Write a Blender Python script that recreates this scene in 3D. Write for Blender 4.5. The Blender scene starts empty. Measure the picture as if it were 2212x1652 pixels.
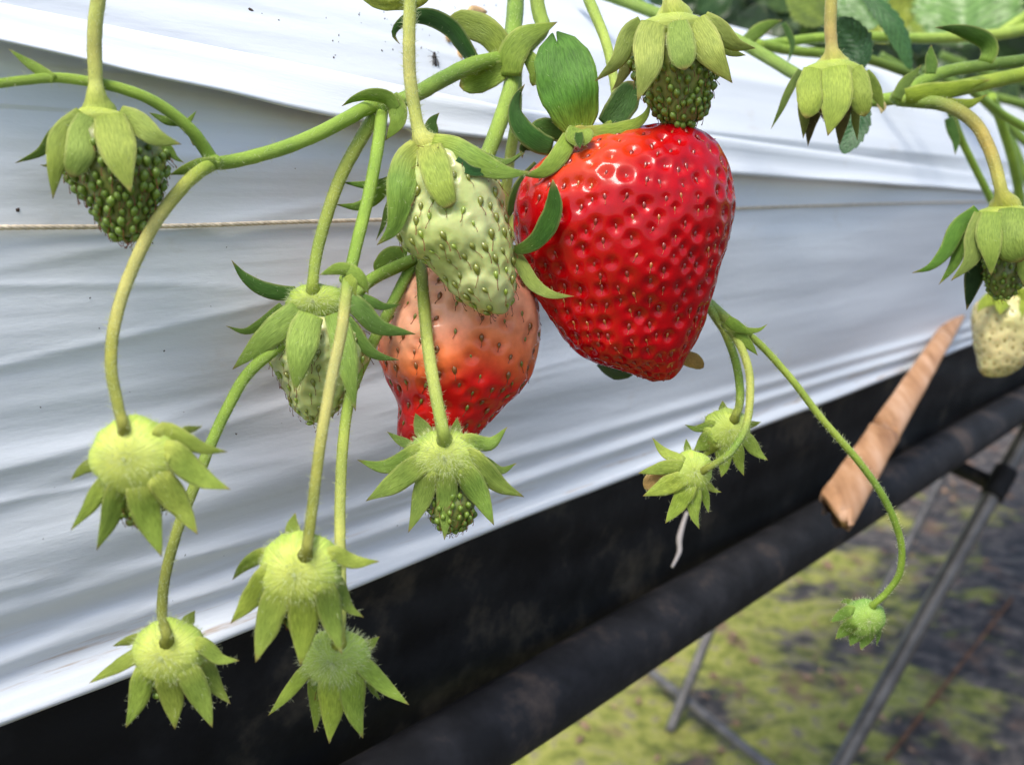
import bpy, math, random
import numpy as np
from mathutils import Vector, Matrix, noise as mnoise

random.seed(7); rng = np.random.default_rng(7)
scene = bpy.context.scene
COL = scene.collection

# ------------------------------------------------------------------ camera, sky, sun, exposure
SC = 0.85                      # overall size of the close-up (metres per layout metre)
FOC = 2048.0                   # focal length in layout units (picture 2212 x 1652 units)
CX, CY = 1106.0, 826.0
PITCH = math.atan((CY - 427.0) / FOC)
CAMZ = 0.95
cp, sp = math.cos(PITCH), math.sin(PITCH)
CAM = np.array([0.0, 0.0, CAMZ])
AX = np.array([1.0, 0, 0]); AU = np.array([0, sp, cp]); AF = np.array([0, cp, -sp])

cam_d = bpy.data.cameras.new('camera'); cam = bpy.data.objects.new('camera', cam_d); COL.objects.link(cam)
cam.location = CAM; cam.rotation_euler = (math.pi / 2 - PITCH, 0, 0)
cam_d.sensor_width = 36; cam_d.lens = 36 * FOC / 2212.0
cam_d.clip_start = 0.01; cam_d.clip_end = 200
cam_d.dof.use_dof = True; cam_d.dof.focus_distance = 0.25 * SC; cam_d.dof.aperture_fstop = 18
scene.camera = cam

SUN_EL, SUN_AZ = math.radians(62), math.radians(-25)     # azimuth: to the right of straight behind the camera
sun_dir = Vector((math.sin(SUN_AZ) * math.cos(SUN_EL), -math.cos(SUN_AZ) * math.cos(SUN_EL), math.sin(SUN_EL)))
world = bpy.data.worlds.new('World'); scene.world = world; world.use_nodes = True
wn = world.node_tree.nodes; wl = world.node_tree.links
sky = wn.new('ShaderNodeTexSky'); sky.sky_type = 'NISHITA'; sky.sun_disc = False
sky.sun_elevation = SUN_EL; sky.sun_rotation = math.atan2(sun_dir.x, sun_dir.y)
sky.air_density = 1.0; sky.dust_density = 3.0; sky.ozone_density = 1.0
wl.new(sky.outputs[0], wn['Background'].inputs[0]); wn['Background'].inputs[1].default_value = 0.15
sd = bpy.data.lights.new('sun', 'SUN'); sd.energy = 2.1; sd.angle = math.radians(22); sd.color = (1.0, 0.955, 0.88)
sun = bpy.data.objects.new('sun', sd); COL.objects.link(sun); sun.location = (0.5, -1, 3)
sun.rotation_euler = sun_dir.to_track_quat('Z', 'Y').to_euler()
vs = scene.view_settings
vs.view_transform = 'Standard'; vs.look = 'None'; vs.gamma = 1.0; vs.exposure = 0.76; vs.use_curve_mapping = False
scene.cycles.max_bounces = 8

# ------------------------------------------------------------------ helpers
def P(x, y, z):
    """point seen at layout (x, y) at distance z (metres before SC) in front of the camera"""
    x = np.asarray(x, float); y = np.asarray(y, float); z = np.asarray(z, float)
    r = (x - CX)[..., None] / FOC * AX + (CY - y)[..., None] / FOC * AU + AF
    return CAM + SC * z[..., None] * r

def crom(pts, n):
    """Catmull-Rom through the rows of pts, n samples, even in parameter"""
    p = np.asarray(pts, float)
    if len(p) == 2:
        t = np.linspace(0, 1, n)[:, None]; return p[0] * (1 - t) + p[1] * t
    e = np.vstack([2 * p[0] - p[1], p, 2 * p[-1] - p[-2]])
    m = len(p) - 1
    seg = np.linalg.norm(np.diff(p[:, :2], axis=0), axis=1) + 1e-6
    cum = np.concatenate([[0], np.cumsum(seg)])
    out = []
    for u in np.linspace(0, cum[-1], n):
        i = min(max(int(np.searchsorted(cum, u, 'right')) - 1, 0), m - 1)
        t = (u - cum[i]) / seg[i]
        a, b, c, d = e[i], e[i + 1], e[i + 2], e[i + 3]
        out.append(0.5 * (2 * b + (c - a) * t + (2 * a - 5 * b + 4 * c - d) * t * t + (3 * b - a - 3 * c + d) * t ** 3))
    return np.array(out)

def unit(v):
    return v / (np.linalg.norm(v, axis=-1, keepdims=True) + 1e-12)

ORIG = {}
def mesh_obj(name, V, F, mats, parent=None, col=None, uv=None, smooth=True, fmat=None, origin=None):
    V = np.asarray(V, float)
    o0 = np.array(origin) if origin is not None else (ORIG[parent.name] if parent else np.zeros(3))
    me = bpy.data.meshes.new(name)
    me.from_pydata((V - o0).tolist(), [], F if isinstance(F, list) else F.tolist())
    if not isinstance(mats, (list, tuple)): mats = [mats]
    for m in mats: me.materials.append(m)
    if fmat is not None: me.polygons.foreach_set('material_index', fmat)
    me.polygons.foreach_set('use_smooth', [smooth] * len(me.polygons))
    if col is not None:
        c = np.ones((len(V), 4)); c[:, :3] = np.clip(col, 0.0, 1)
        at = me.color_attributes.new('Col', 'FLOAT_COLOR', 'POINT'); at.data.foreach_set('color', c.ravel())
    if uv is not None:
        ul = me.uv_layers.new(name='UVMap'); li = np.empty(len(me.loops), int); me.loops.foreach_get('vertex_index', li)
        ul.data.foreach_set('uv', np.asarray(uv, float)[li].ravel())
    me.update()
    o = bpy.data.objects.new(name, me); COL.objects.link(o)
    if parent: o.parent = parent
    else: o.location = o0
    ORIG[o.name] = o0
    return o

def thing(name, label, cat, base, group=None):
    o = bpy.data.objects.new(name, None); COL.objects.link(o)
    o.location = base; o.empty_display_size = 0.01
    o['label'] = label; o['category'] = cat
    if group: o['group'] = group
    ORIG[o.name] = np.array(base, float)
    return o

def tag(o, label, cat, group=None):
    o['label'] = label; o['category'] = cat
    if group: o['group'] = group
    return o

def grid_faces(nr, nc, closed=False, off=0):
    f = []
    cc = nc if closed else nc - 1
    for i in range(nr - 1):
        for j in range(cc):
            k = (j + 1) % nc
            f.append((off + i * nc + j, off + i * nc + k, off + (i + 1) * nc + k, off + (i + 1) * nc + j))
    return f

def fbm(x, y, z=0.0, o=3):
    return mnoise.fractal(Vector((x, y, z)), 1.0, 2.0, o)

# ------------------------------------------------------------------ materials
def newmat(name):
    m = bpy.data.materials.new(name); m.use_nodes = True
    nt = m.node_tree; return m, nt, nt.nodes, nt.links, nt.nodes['Principled BSDF']

def ramp(n, stops, interp='LINEAR'):
    r = n.new('ShaderNodeValToRGB'); r.color_ramp.interpolation = interp
    el = r.color_ramp.elements
    while len(el) > 1: el.remove(el[-1])
    el[0].position = stops[0][0]; el[0].color = (*stops[0][1], 1)
    for p, c in stops[1:]:
        e = el.new(p); e.color = (*c, 1)
    return r

def tex_noise(n, l, coord, scale, detail=4, rough=0.55, mscale=None):
    t = n.new('ShaderNodeTexNoise'); t.inputs['Scale'].default_value = scale
    t.inputs['Detail'].default_value = detail; t.inputs['Roughness'].default_value = rough
    if mscale is not None:
        mp = n.new('ShaderNodeMapping'); mp.inputs['Scale'].default_value = mscale
        l.new(coord, mp.inputs[0]); l.new(mp.outputs[0], t.inputs['Vector'])
    else: l.new(coord, t.inputs['Vector'])
    return t

def mixc(n, l, a, b, fac, mode='MIX'):
    m = n.new('ShaderNodeMix'); m.data_type = 'RGBA'; m.blend_type = mode
    for s, v in ((6, a), (7, b), (0, fac)):
        if isinstance(v, (int, float)): m.inputs[s].default_value = v
        elif isinstance(v, tuple): m.inputs[s].default_value = (*v, 1)
        else: l.new(v, m.inputs[s])
    return m.outputs[2]

def plant_material(name, rough, transl, uv_veins, spec=0.4, vein_scale=(3, 26, 1)):
    m, nt, n, l, b = newmat(name)
    at = n.new('ShaderNodeAttribute'); at.attribute_name = 'Col'
    tc = n.new('ShaderNodeTexCoord')
    n1 = tex_noise(n, l, tc.outputs['Object'], 160, 4)
    r1 = ramp(n, [(0.3, (0.98, 1.06, 0.76)), (0.7, (1.46, 1.46, 1.1))]); l.new(n1.outputs[0], r1.inputs[0])
    c = mixc(n, l, at.outputs['Color'], r1.outputs[0], 1.0, 'MULTIPLY')
    n2 = tex_noise(n, l, tc.outputs['UV'], 1.0, 3, 0.6, vein_scale)
    r2 = ramp(n, [(0.38, (0.68, 0.72, 0.62)), (0.60, (1.16, 1.15, 1.10))]); l.new(n2.outputs[0], r2.inputs[0])
    c = mixc(n, l, c, r2.outputs[0], 0.8 if uv_veins else 0.5, 'MULTIPLY')
    l.new(c, b.inputs['Base Color'])
    b.inputs['Roughness'].default_value = rough; b.inputs['Specular IOR Level'].default_value = spec
    bp = n.new('ShaderNodeBump'); bp.inputs['Strength'].default_value = 0.8; bp.inputs['Distance'].default_value = 0.0004
    l.new(n2.outputs[0], bp.inputs['Height']); l.new(bp.outputs[0], b.inputs['Normal'])
    tr = n.new('ShaderNodeBsdfTranslucent'); l.new(c, tr.inputs['Color'])
    mx = n.new('ShaderNodeMixShader'); mx.inputs[0].default_value = transl
    l.new(b.outputs[0], mx.inputs[1]); l.new(tr.outputs[0], mx.inputs[2])
    l.new(mx.outputs[0], n['Material Output'].inputs[0])
    return m

M_SEPAL = plant_material('sepal_skin', 0.5, 0.38, True, 0.3)
M_STEM = plant_material('stem_skin', 0.42, 0.10, False, vein_scale=(14, 60, 1))
M_LEAF = plant_material('leaf_skin', 0.38, 0.2, True, 0.5, (10, 10, 1))

def flesh_material(name, rough, sss, coat, fine, spec=0.5):
    m, nt, n, l, b = newmat(name)
    at = n.new('ShaderNodeAttribute'); at.attribute_name = 'Col'
    tc = n.new('ShaderNodeTexCoord')
    n1 = tex_noise(n, l, tc.outputs['Object'], 260, 4)
    r1 = ramp(n, [(0.3, (0.82, 0.8, 0.8)), (0.7, (1.14, 1.15, 1.15))]); l.new(n1.outputs[0], r1.inputs[0])
    c = mixc(n, l, at.outputs['Color'], r1.outputs[0], 1.0, 'MULTIPLY')
    l.new(c, b.inputs['Base Color'])
    b.inputs['Roughness'].default_value = rough
    b.inputs['Specular IOR Level'].default_value = spec
    b.inputs['Subsurface Weight'].default_value = sss
    b.inputs['Subsurface Radius'].default_value = (1.0, 0.35, 0.2); b.inputs['Subsurface Scale'].default_value = 0.0022
    b.inputs['Coat Weight'].default_value = coat; b.inputs['Coat Roughness'].default_value = 0.045
    n2 = tex_noise(n, l, tc.outputs['Object'], fine, 3)
    bp = n.new('ShaderNodeBump'); bp.inputs['Strength'].default_value = 0.35; bp.inputs['Distance'].default_value = 0.00025
    l.new(n2.outputs[0], bp.inputs['Height']); l.new(bp.outputs[0], b.inputs['Normal'])
    return m
M_RED = flesh_material('ripe_flesh', 0.22, 0.12, 0.34, 600, 0.15)
M_PALE = flesh_material('unripe_flesh', 0.38, 0.35, 0.2, 900, 0.4)

def simple_mat(name, color, rough=0.5, spec=0.5, nscale=None, namp=0.25, coat=0.0):
    m, nt, n, l, b = newmat(name)
    if nscale:
        tc = n.new('ShaderNodeTexCoord'); t = tex_noise(n, l, tc.outputs['Object'], nscale, 4)
        r = ramp(n, [(0.3, tuple(max(0, v * (1 - namp)) for v in color)), (0.7, tuple(min(1, v * (1 + namp)) for v in color))])
        l.new(t.outputs[0], r.inputs[0]); l.new(r.outputs[0], b.inputs['Base Color'])
    else: b.inputs['Base Color'].default_value = (*color, 1)
    b.inputs['Roughness'].default_value = rough; b.inputs['Specular IOR Level'].default_value = spec
    b.inputs['Coat Weight'].default_value = coat; b.inputs['Coat Roughness'].default_value = 0.1
    return m
M_SEED_RED = simple_mat('ripe_seed', (0.24, 0.022, 0.010), 0.3, 0.6, 900, 0.4, 0.5)
M_SEED_GOLD = simple_mat('golden_seed', (0.40, 0.13, 0.025), 0.3, 0.6, 900, 0.4, 0.5)
M_SEED_BROWN = simple_mat('brown_seed', (0.20, 0.075, 0.012), 0.3, 0.6, 900, 0.3, 0.6)
M_SEED_OLIVE = simple_mat('olive_seed', (0.17, 0.19, 0.018), 0.28, 0.6, 900, 0.3, 0.6)
M_SEED_LIME = simple_mat('lime_seed', (0.24, 0.33, 0.03), 0.28, 0.6, 900, 0.3, 0.6)
M_SEED_DARK = simple_mat('dark_green_seed', (0.14, 0.22, 0.026), 0.42, 0.45, 900, 0.3, 0.12)
M_SEED_TAN = simple_mat('tan_seed', (0.30, 0.24, 0.07), 0.4, 0.5, 900, 0.3)
M_STYLE = simple_mat('withered_style', (0.16, 0.045, 0.012), 0.5, 0.4)
M_STYLE_GOLD = simple_mat('pale_style', (0.38, 0.10, 0.03), 0.5, 0.4)

def hair_mat():
    m, nt, n, l, b = newmat('plant_hair')
    b.inputs['Base Color'].default_value = (0.66, 0.72, 0.40, 1); b.inputs['Roughness'].default_value = 0.4
    tr = n.new('ShaderNodeBsdfTranslucent'); tr.inputs['Color'].default_value = (0.75, 0.8, 0.5, 1)
    mx = n.new('ShaderNodeMixShader'); mx.inputs[0].default_value = 0.5
    l.new(b.outputs[0], mx.inputs[1]); l.new(tr.outputs[0], mx.inputs[2]); l.new(mx.outputs[0], n['Material Output'].inputs[0])
    return m
M_HAIR = hair_mat()

# plant colours (linear reflectance)
LIME = (0.36, 0.45, 0.10); PALE = (0.42, 0.46, 0.15); GREEN = (0.20, 0.31, 0.055); MID = (0.26, 0.37, 0.08)
DARK = (0.035, 0.105, 0.022); DEEP = (0.018, 0.06, 0.022); OLIVE = (0.22, 0.23, 0.05); TAN = (0.47, 0.43, 0.17)
YEL = (0.44, 0.46, 0.14); BROWN = (0.30, 0.15, 0.055); PINKISH = (0.45, 0.20, 0.12); STG = (0.23, 0.34, 0.055)

# ------------------------------------------------------------------ builders
def tube_arrays(pts, cols, nseg=12, per=7.0, bump=0.055, cap=True):
    """pts rows (x, y, z, r_layout)"""
    p = np.asarray(pts, float)
    L = np.linalg.norm(np.diff(p[:, :2], axis=0), axis=1).sum()
    n = max(6, int(L / per))
    q = crom(p, n)
    C = P(q[:, 0], q[:, 1], q[:, 2]); rad = q[:, 3] * q[:, 2] * SC / FOC
    T = unit(np.gradient(C, axis=0))
    ref = np.array([0.31, -0.9, 0.2]); A = unit(np.cross(T, ref)); B = np.cross(T, A)
    ph = np.linspace(0, 2 * np.pi, nseg, endpoint=False)
    s0 = rng.random() * 50
    R = np.array([[rad[i] * (1 + bump * mnoise.noise(Vector((i * 0.35 + s0, math.cos(a), math.sin(a))))
                             + bump * 0.5 * math.sin(5 * a + 0.02 * i)) for a in ph] for i in range(n)])
    V = C[:, None] + R[..., None] * (np.cos(ph)[None, :, None] * A[:, None] + np.sin(ph)[None, :, None] * B[:, None])
    cc = np.asarray(cols, float)
    if cc.ndim == 1: cc = cc[None]
    t = np.linspace(0, 1, n); ct = np.linspace(0, 1, len(cc)) if len(cc) > 1 else np.array([0.0])
    CC = np.stack([np.interp(t, ct, cc[:, k]) for k in range(3)], 1)
    F = grid_faces(n, nseg, True)
    if cap:
        F.append(tuple(range(nseg))[::-1]); F.append(tuple((n - 1) * nseg + j for j in range(nseg)))
    uv = np.stack([np.repeat(t * L / 100, nseg), np.tile(ph / (2 * np.pi), n)], 1)
    return V.reshape(-1, 3), F, np.repeat(CC, nseg, 0), uv, C, rad, T

def hairs(name, parent, Pn, Nn, length, width=0.000022, lean=None, kind='stuff'):
    """thin blades standing on the points Pn with normals Nn"""
    k = len(Pn)
    if k == 0: return
    d = unit(Nn * 0.8 + 0.5 * rng.normal(size=(k, 3)) + (0 if lean is None else lean))
    Ln = length * (0.5 + 0.8 * rng.random(k))[:, None]
    view = unit(CAM - Pn); side = unit(np.cross(d, view)) * width
    bend = 0.25 * Ln * rng.normal(size=(k, 3)) * 0.6
    mid = Pn + d * Ln * 0.55 + bend * 0.35; tip = Pn + d * Ln + bend
    V = np.stack([Pn - side, Pn + side, mid + side * 0.7, mid - side * 0.7, tip], 1).reshape(-1, 3)
    F = []
    for i in range(k):
        b = i * 5; F += [(b, b + 1, b + 2, b + 3), (b + 3, b + 2, b + 4)]
    o = mesh_obj(name, V, F, M_HAIR, parent); o['kind'] = kind
    return o

def stem(parent, pts, cols, name='stem', hair=0.0, hl=0.0009, mat=None, **kw):
    V, F, CC, uv, C, rad, T = tube_arrays(pts, cols, **kw)
    o = mesh_obj(name, V, F, mat or M_STEM, parent, CC, uv)
    if hair > 0:
        L = np.linalg.norm(np.diff(C, axis=0), axis=1).sum(); k = int(L * 1000 * hair * 1.6)
        i = rng.integers(0, len(C), k); a = unit(rng.normal(size=(k, 3))); a = unit(a - (a * T[i]).sum(1, keepdims=True) * T[i])
        hairs('fine_hairs', parent, C[i] + a * rad[i][:, None] * 0.97, a, hl * 1.2, width=0.00003, lean=-0.5 * T[i])
    return o

ACUTE = [(0, .80), (.2, .98), (.36, 1), (.52, .88), (.68, .64), (.82, .38), (.93, .15), (1, .015)]
ROUND = [(0, .70), (.3, .94), (.6, 1), (.82, .80), (.94, .45), (1, .06)]
THIN = [(0, .9), (.3, 1), (.6, .8), (.85, .4), (1, .05)]
def blade(parent, z0, pts, w, col, back=None, dz=(0, 0), prof=ACUTE, cup=0.22, roll=0.0, name='sepal', nl=18, nw=9,
          thick=0.00016, tipc=(0.45, 0.30, 0.16), rim=0.42, wav=0.05, teeth=0, mat=None, notch=0.0, base_col=None, vein=0.0,
          hair=0, lab=None):
    """flat curved plant blade: pts in layout units from base to tip, dz depth offsets (layout units, + is away)"""
    p = np.array([q[:2] for q in pts], float); k = len(p)
    if len(pts[0]) == 3: dzz = np.array([q[2] for q in pts], float)
    else:
        seg = np.concatenate([[0], np.cumsum(np.linalg.norm(np.diff(p, axis=0), axis=1))]); seg /= seg[-1]
        dzz = np.interp(seg, np.linspace(0, 1, len(dz)), dz)
    q = crom(np.column_stack([p, dzz]), nl)
    C = P(q[:, 0], q[:, 1], z0 + q[:, 2] * z0 / FOC)
    px = z0 * SC / FOC
    T = unit(np.gradient(C, axis=0)); Vw = unit(CAM - C)
    A = unit(np.cross(T, Vw)); N = np.cross(A, T)
    N = np.where(((N * Vw).sum(1) < 0)[:, None], -N, N)
    ra = roll * np.ones(nl) if np.isscalar(roll) else np.interp(np.linspace(0, 1, nl), np.linspace(0, 1, len(roll)), roll)
    A2 = A * np.cos(ra)[:, None] + N * np.sin(ra)[:, None]; N2 = -A * np.sin(ra)[:, None] + N * np.cos(ra)[:, None]
    s = np.linspace(0, 1, nl); pr = np.array(prof)
    W = np.interp(s, pr[:, 0], pr[:, 1]) * w * px * 0.5
    v = np.linspace(-1, 1, nw)
    sd0 = rng.random() * 90
    rows = []; cols = []
    c0 = np.array(col); cb = np.array(back if back is not None else col); tc = np.array(tipc)
    for side in (0, 1):
        for i in range(nl):
            for j in range(nw):
                x = v[j]; wi = W[i]
                e = 1 + wav * 1.6 * mnoise.noise(Vector((s[i] * 4, x * 1.2 + sd0, 3.1)))
                if teeth and abs(x) > 0.99:
                    ft = (s[i] * teeth) % 1.0
                    e *= 1 + 0.16 * (ft - 0.5) * (1 if 0.08 < s[i] < 0.97 else 0)
                h = 0.55 * cup * wi * (1 - abs(x) ** 1.5) * (1 if s[i] < 0.9 else 0.6)
                h += wav * wi * 1.6 * mnoise.noise(Vector((s[i] * 3.2, x * 1.6, sd0)))
                h -= 0.05 * wi * math.exp(-(x / 0.10) ** 2)
                h += 0.02 * wi * math.sin(x * 13 + 2 * s[i])
                if vein: h += vein * wi * math.sin((s[i] * 9 - abs(x) * 2.4) * 2 * math.pi) * min(1, abs(x) * 3)
                pt = C[i] + A2[i] * (x * wi * e) + N2[i] * h
                if notch and i > nl * 0.72:
                    pt = pt - T[i] * notch * px * math.exp(-(x / 0.25) ** 2) * ((s[i] - 0.72) / 0.28)
                edge = min(1 - abs(x), (1 - s[i]) * 3, 0.15) / 0.15
                if side: pt = pt - N2[i] * thick * (0.25 + 0.75 * edge)
                rows.append(pt)
                c = (c0 if side == 0 else cb).copy()
                if base_col is not None: c = c + (np.array(base_col) - c) * max(0, 1 - s[i] * 3.0)
                if vein: c = c * (1 + 0.18 * math.sin((s[i] * 9 - abs(x) * 2.4) * 2 * math.pi))
                if abs(x) > 0.93: c = c * (1 - rim) + np.array((0.48, 0.46, 0.24)) * rim
                k2 = max(0, (s[i] - 0.9) / 0.1); c = c * (1 - 0.85 * k2 * (tipc is not None)) + (tc * 0.85 * k2)
                cols.append(c)
    n1 = nl * nw
    F = grid_faces(nl, nw) + [tuple(reversed(f)) for f in grid_faces(nl, nw, off=n1)]
    per = [j for j in range(nw)] + [i * nw + nw - 1 for i in range(1, nl)] + [(nl - 1) * nw + j for j in range(nw - 2, -1, -1)] + [i * nw for i in range(nl - 2, 0, -1)]
    for a, b in zip(per, per[1:] + per[:1]): F.append((b, a, n1 + a, n1 + b))
    uv = np.tile(np.array([[s[i] * 3, v[j] * 0.5 + 0.5] for i in range(nl) for j in range(nw)]), (2, 1))
    uv[:, 1] += sd0
    o = mesh_obj(name, rows, F, mat or M_SEPAL, parent, np.array(cols), uv)
    if lab: o['label'] = lab
    if hair:
        V = np.array(rows[:n1]).reshape(nl, nw, 3)
        ii = rng.integers(1, nl - 1, hair); jj = np.where(rng.random(hair) < 0.6, rng.choice([0, nw - 1], hair), rng.integers(0, nw, hair))
        pts_ = V[ii, jj]; nn = N2[ii] * 0.5 + A2[ii] * v[jj][:, None] + 0.5 * T[ii]
        hairs('fine_hairs', parent, pts_, unit(nn), 0.0008)
    return o

def dome(parent, z0, x, y, rx, ry, rz, col, rimcol=None, dz=0, hair=200, name='calyx_cup', ridge=0.02, hl=0.0011, tilt=0.0):
    nr, nc = 26, 40
    px = z0 * SC / FOC; c = P(x, y, z0 + dz * z0 / FOC)
    V = []; CC = []; Nn = []
    sd0 = rng.random() * 60
    rc = np.array(rimcol if rimcol is not None else col); c0 = np.array(col)
    for i in range(nr):
        th = math.pi * i / (nr - 1)
        for j in range(nc):
            a = 2 * math.pi * j / nc
            e = 1 + ridge * math.sin(a * 10 + 2 * math.sin(a * 3)) * math.sin(th) + 0.08 * mnoise.noise(Vector((math.cos(a) * 2, math.sin(a) * 2, th * 2 + sd0)))
            lx, ly, lz = math.sin(th) * math.cos(a) * rx * e, math.sin(th) * math.sin(a) * ry * e, math.cos(th) * rz
            V.append(c + px * (lx * AX + ly * AU - lz * AF))
            n_ = math.sin(th) * math.cos(a) * AX / 1 + math.sin(th) * math.sin(a) * AU - math.cos(th) * AF
            Nn.append(n_); k = min(1, th / 1.25); CC.append(c0 * (1 - k * k) + rc * k * k)
    UV_ = [(i / nr * .25 + sd0, abs(j / nc * 2 - 1) * .9) for i in range(nr) for j in range(nc)]
    o = mesh_obj(name, V, grid_faces(nr, nc, True), M_STEM, parent, np.array(CC), UV_)
    if hair:
        V = np.array(V); Nn = np.array(Nn); m = np.where((unit(CAM - V) * Nn).sum(1) > -0.25)[0]
        hair = int(hair * 3.0); hl = hl * 0.8; i = rng.choice(m, hair); rad_ = V[i] - c; rad_ = unit(rad_ - (rad_ @ AF)[:, None] * AF)
        hairs('fine_hairs', parent, V[i] + rng.normal(size=(hair, 3)) * px * 1.5, Nn[i], hl, width=0.000024, lean=0.9 * rad_ - 0.3 * AU)
    return o

# seed meshes, shared by all berries: tear-drop lying on +z, tip towards -y, with a withered style
_seedcache = {}
def seed_mesh(kind, mats, ln, wd, ht, style, var):
    key = (kind, var)
    if key in _seedcache: return _seedcache[key]
    r = random.Random(sum(map(ord, kind)) + var)
    V = []; nr, nc = 7, 8
    for i in range(nr):
        t = i / (nr - 1); y = ln * (0.5 - t)
        w = math.sin(math.pi * min(1, max(0.0, t)) ** 0.85) ** 0.8 * (1.0 - 0.25 * t) if 0 < t < 1 else 0.02
        for j in range(nc):
            a = 2 * math.pi * j / nc
            V.append((wd * 0.5 * w * math.cos(a), y, ht * 0.5 * w * math.sin(a) + ht * 0.18))
    F = grid_faces(nr, nc, True); fm = [0] * len(F)
    if style > 0:
        b = len(V); pts = []
        ax = r.uniform(-0.35, 0.35); k = 5
        for i in range(k):
            t = i / (k - 1)
            pts.append((ax * style * t + 0.12 * style * math.sin(3 * t + var) * t, -ln * 0.40 - style * t * 0.85, ht * 0.25 + style * (0.55 * t - 0.2 * t * t) * r.uniform(0.8, 1.1)))
        rr = 0.00008
        for i, p_ in enumerate(pts):
            f = rr * (1.0 if i < k - 1 else 1.7)
            for j in range(3):
                a = 2 * math.pi * j / 3; V.append((p_[0] + f * math.cos(a), p_[1], p_[2] + f * math.sin(a)))
        g = grid_faces(k, 3, True, b); F += g; fm += [1] * len(g)
    me = bpy.data.meshes.new('seed'); me.from_pydata(V, [], F)
    for m in mats: me.materials.append(m)
    me.polygons.foreach_set('material_index', fm); me.polygons.foreach_set('use_smooth', [True] * len(F)); me.update()
    _seedcache[key] = me
    return me

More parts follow.
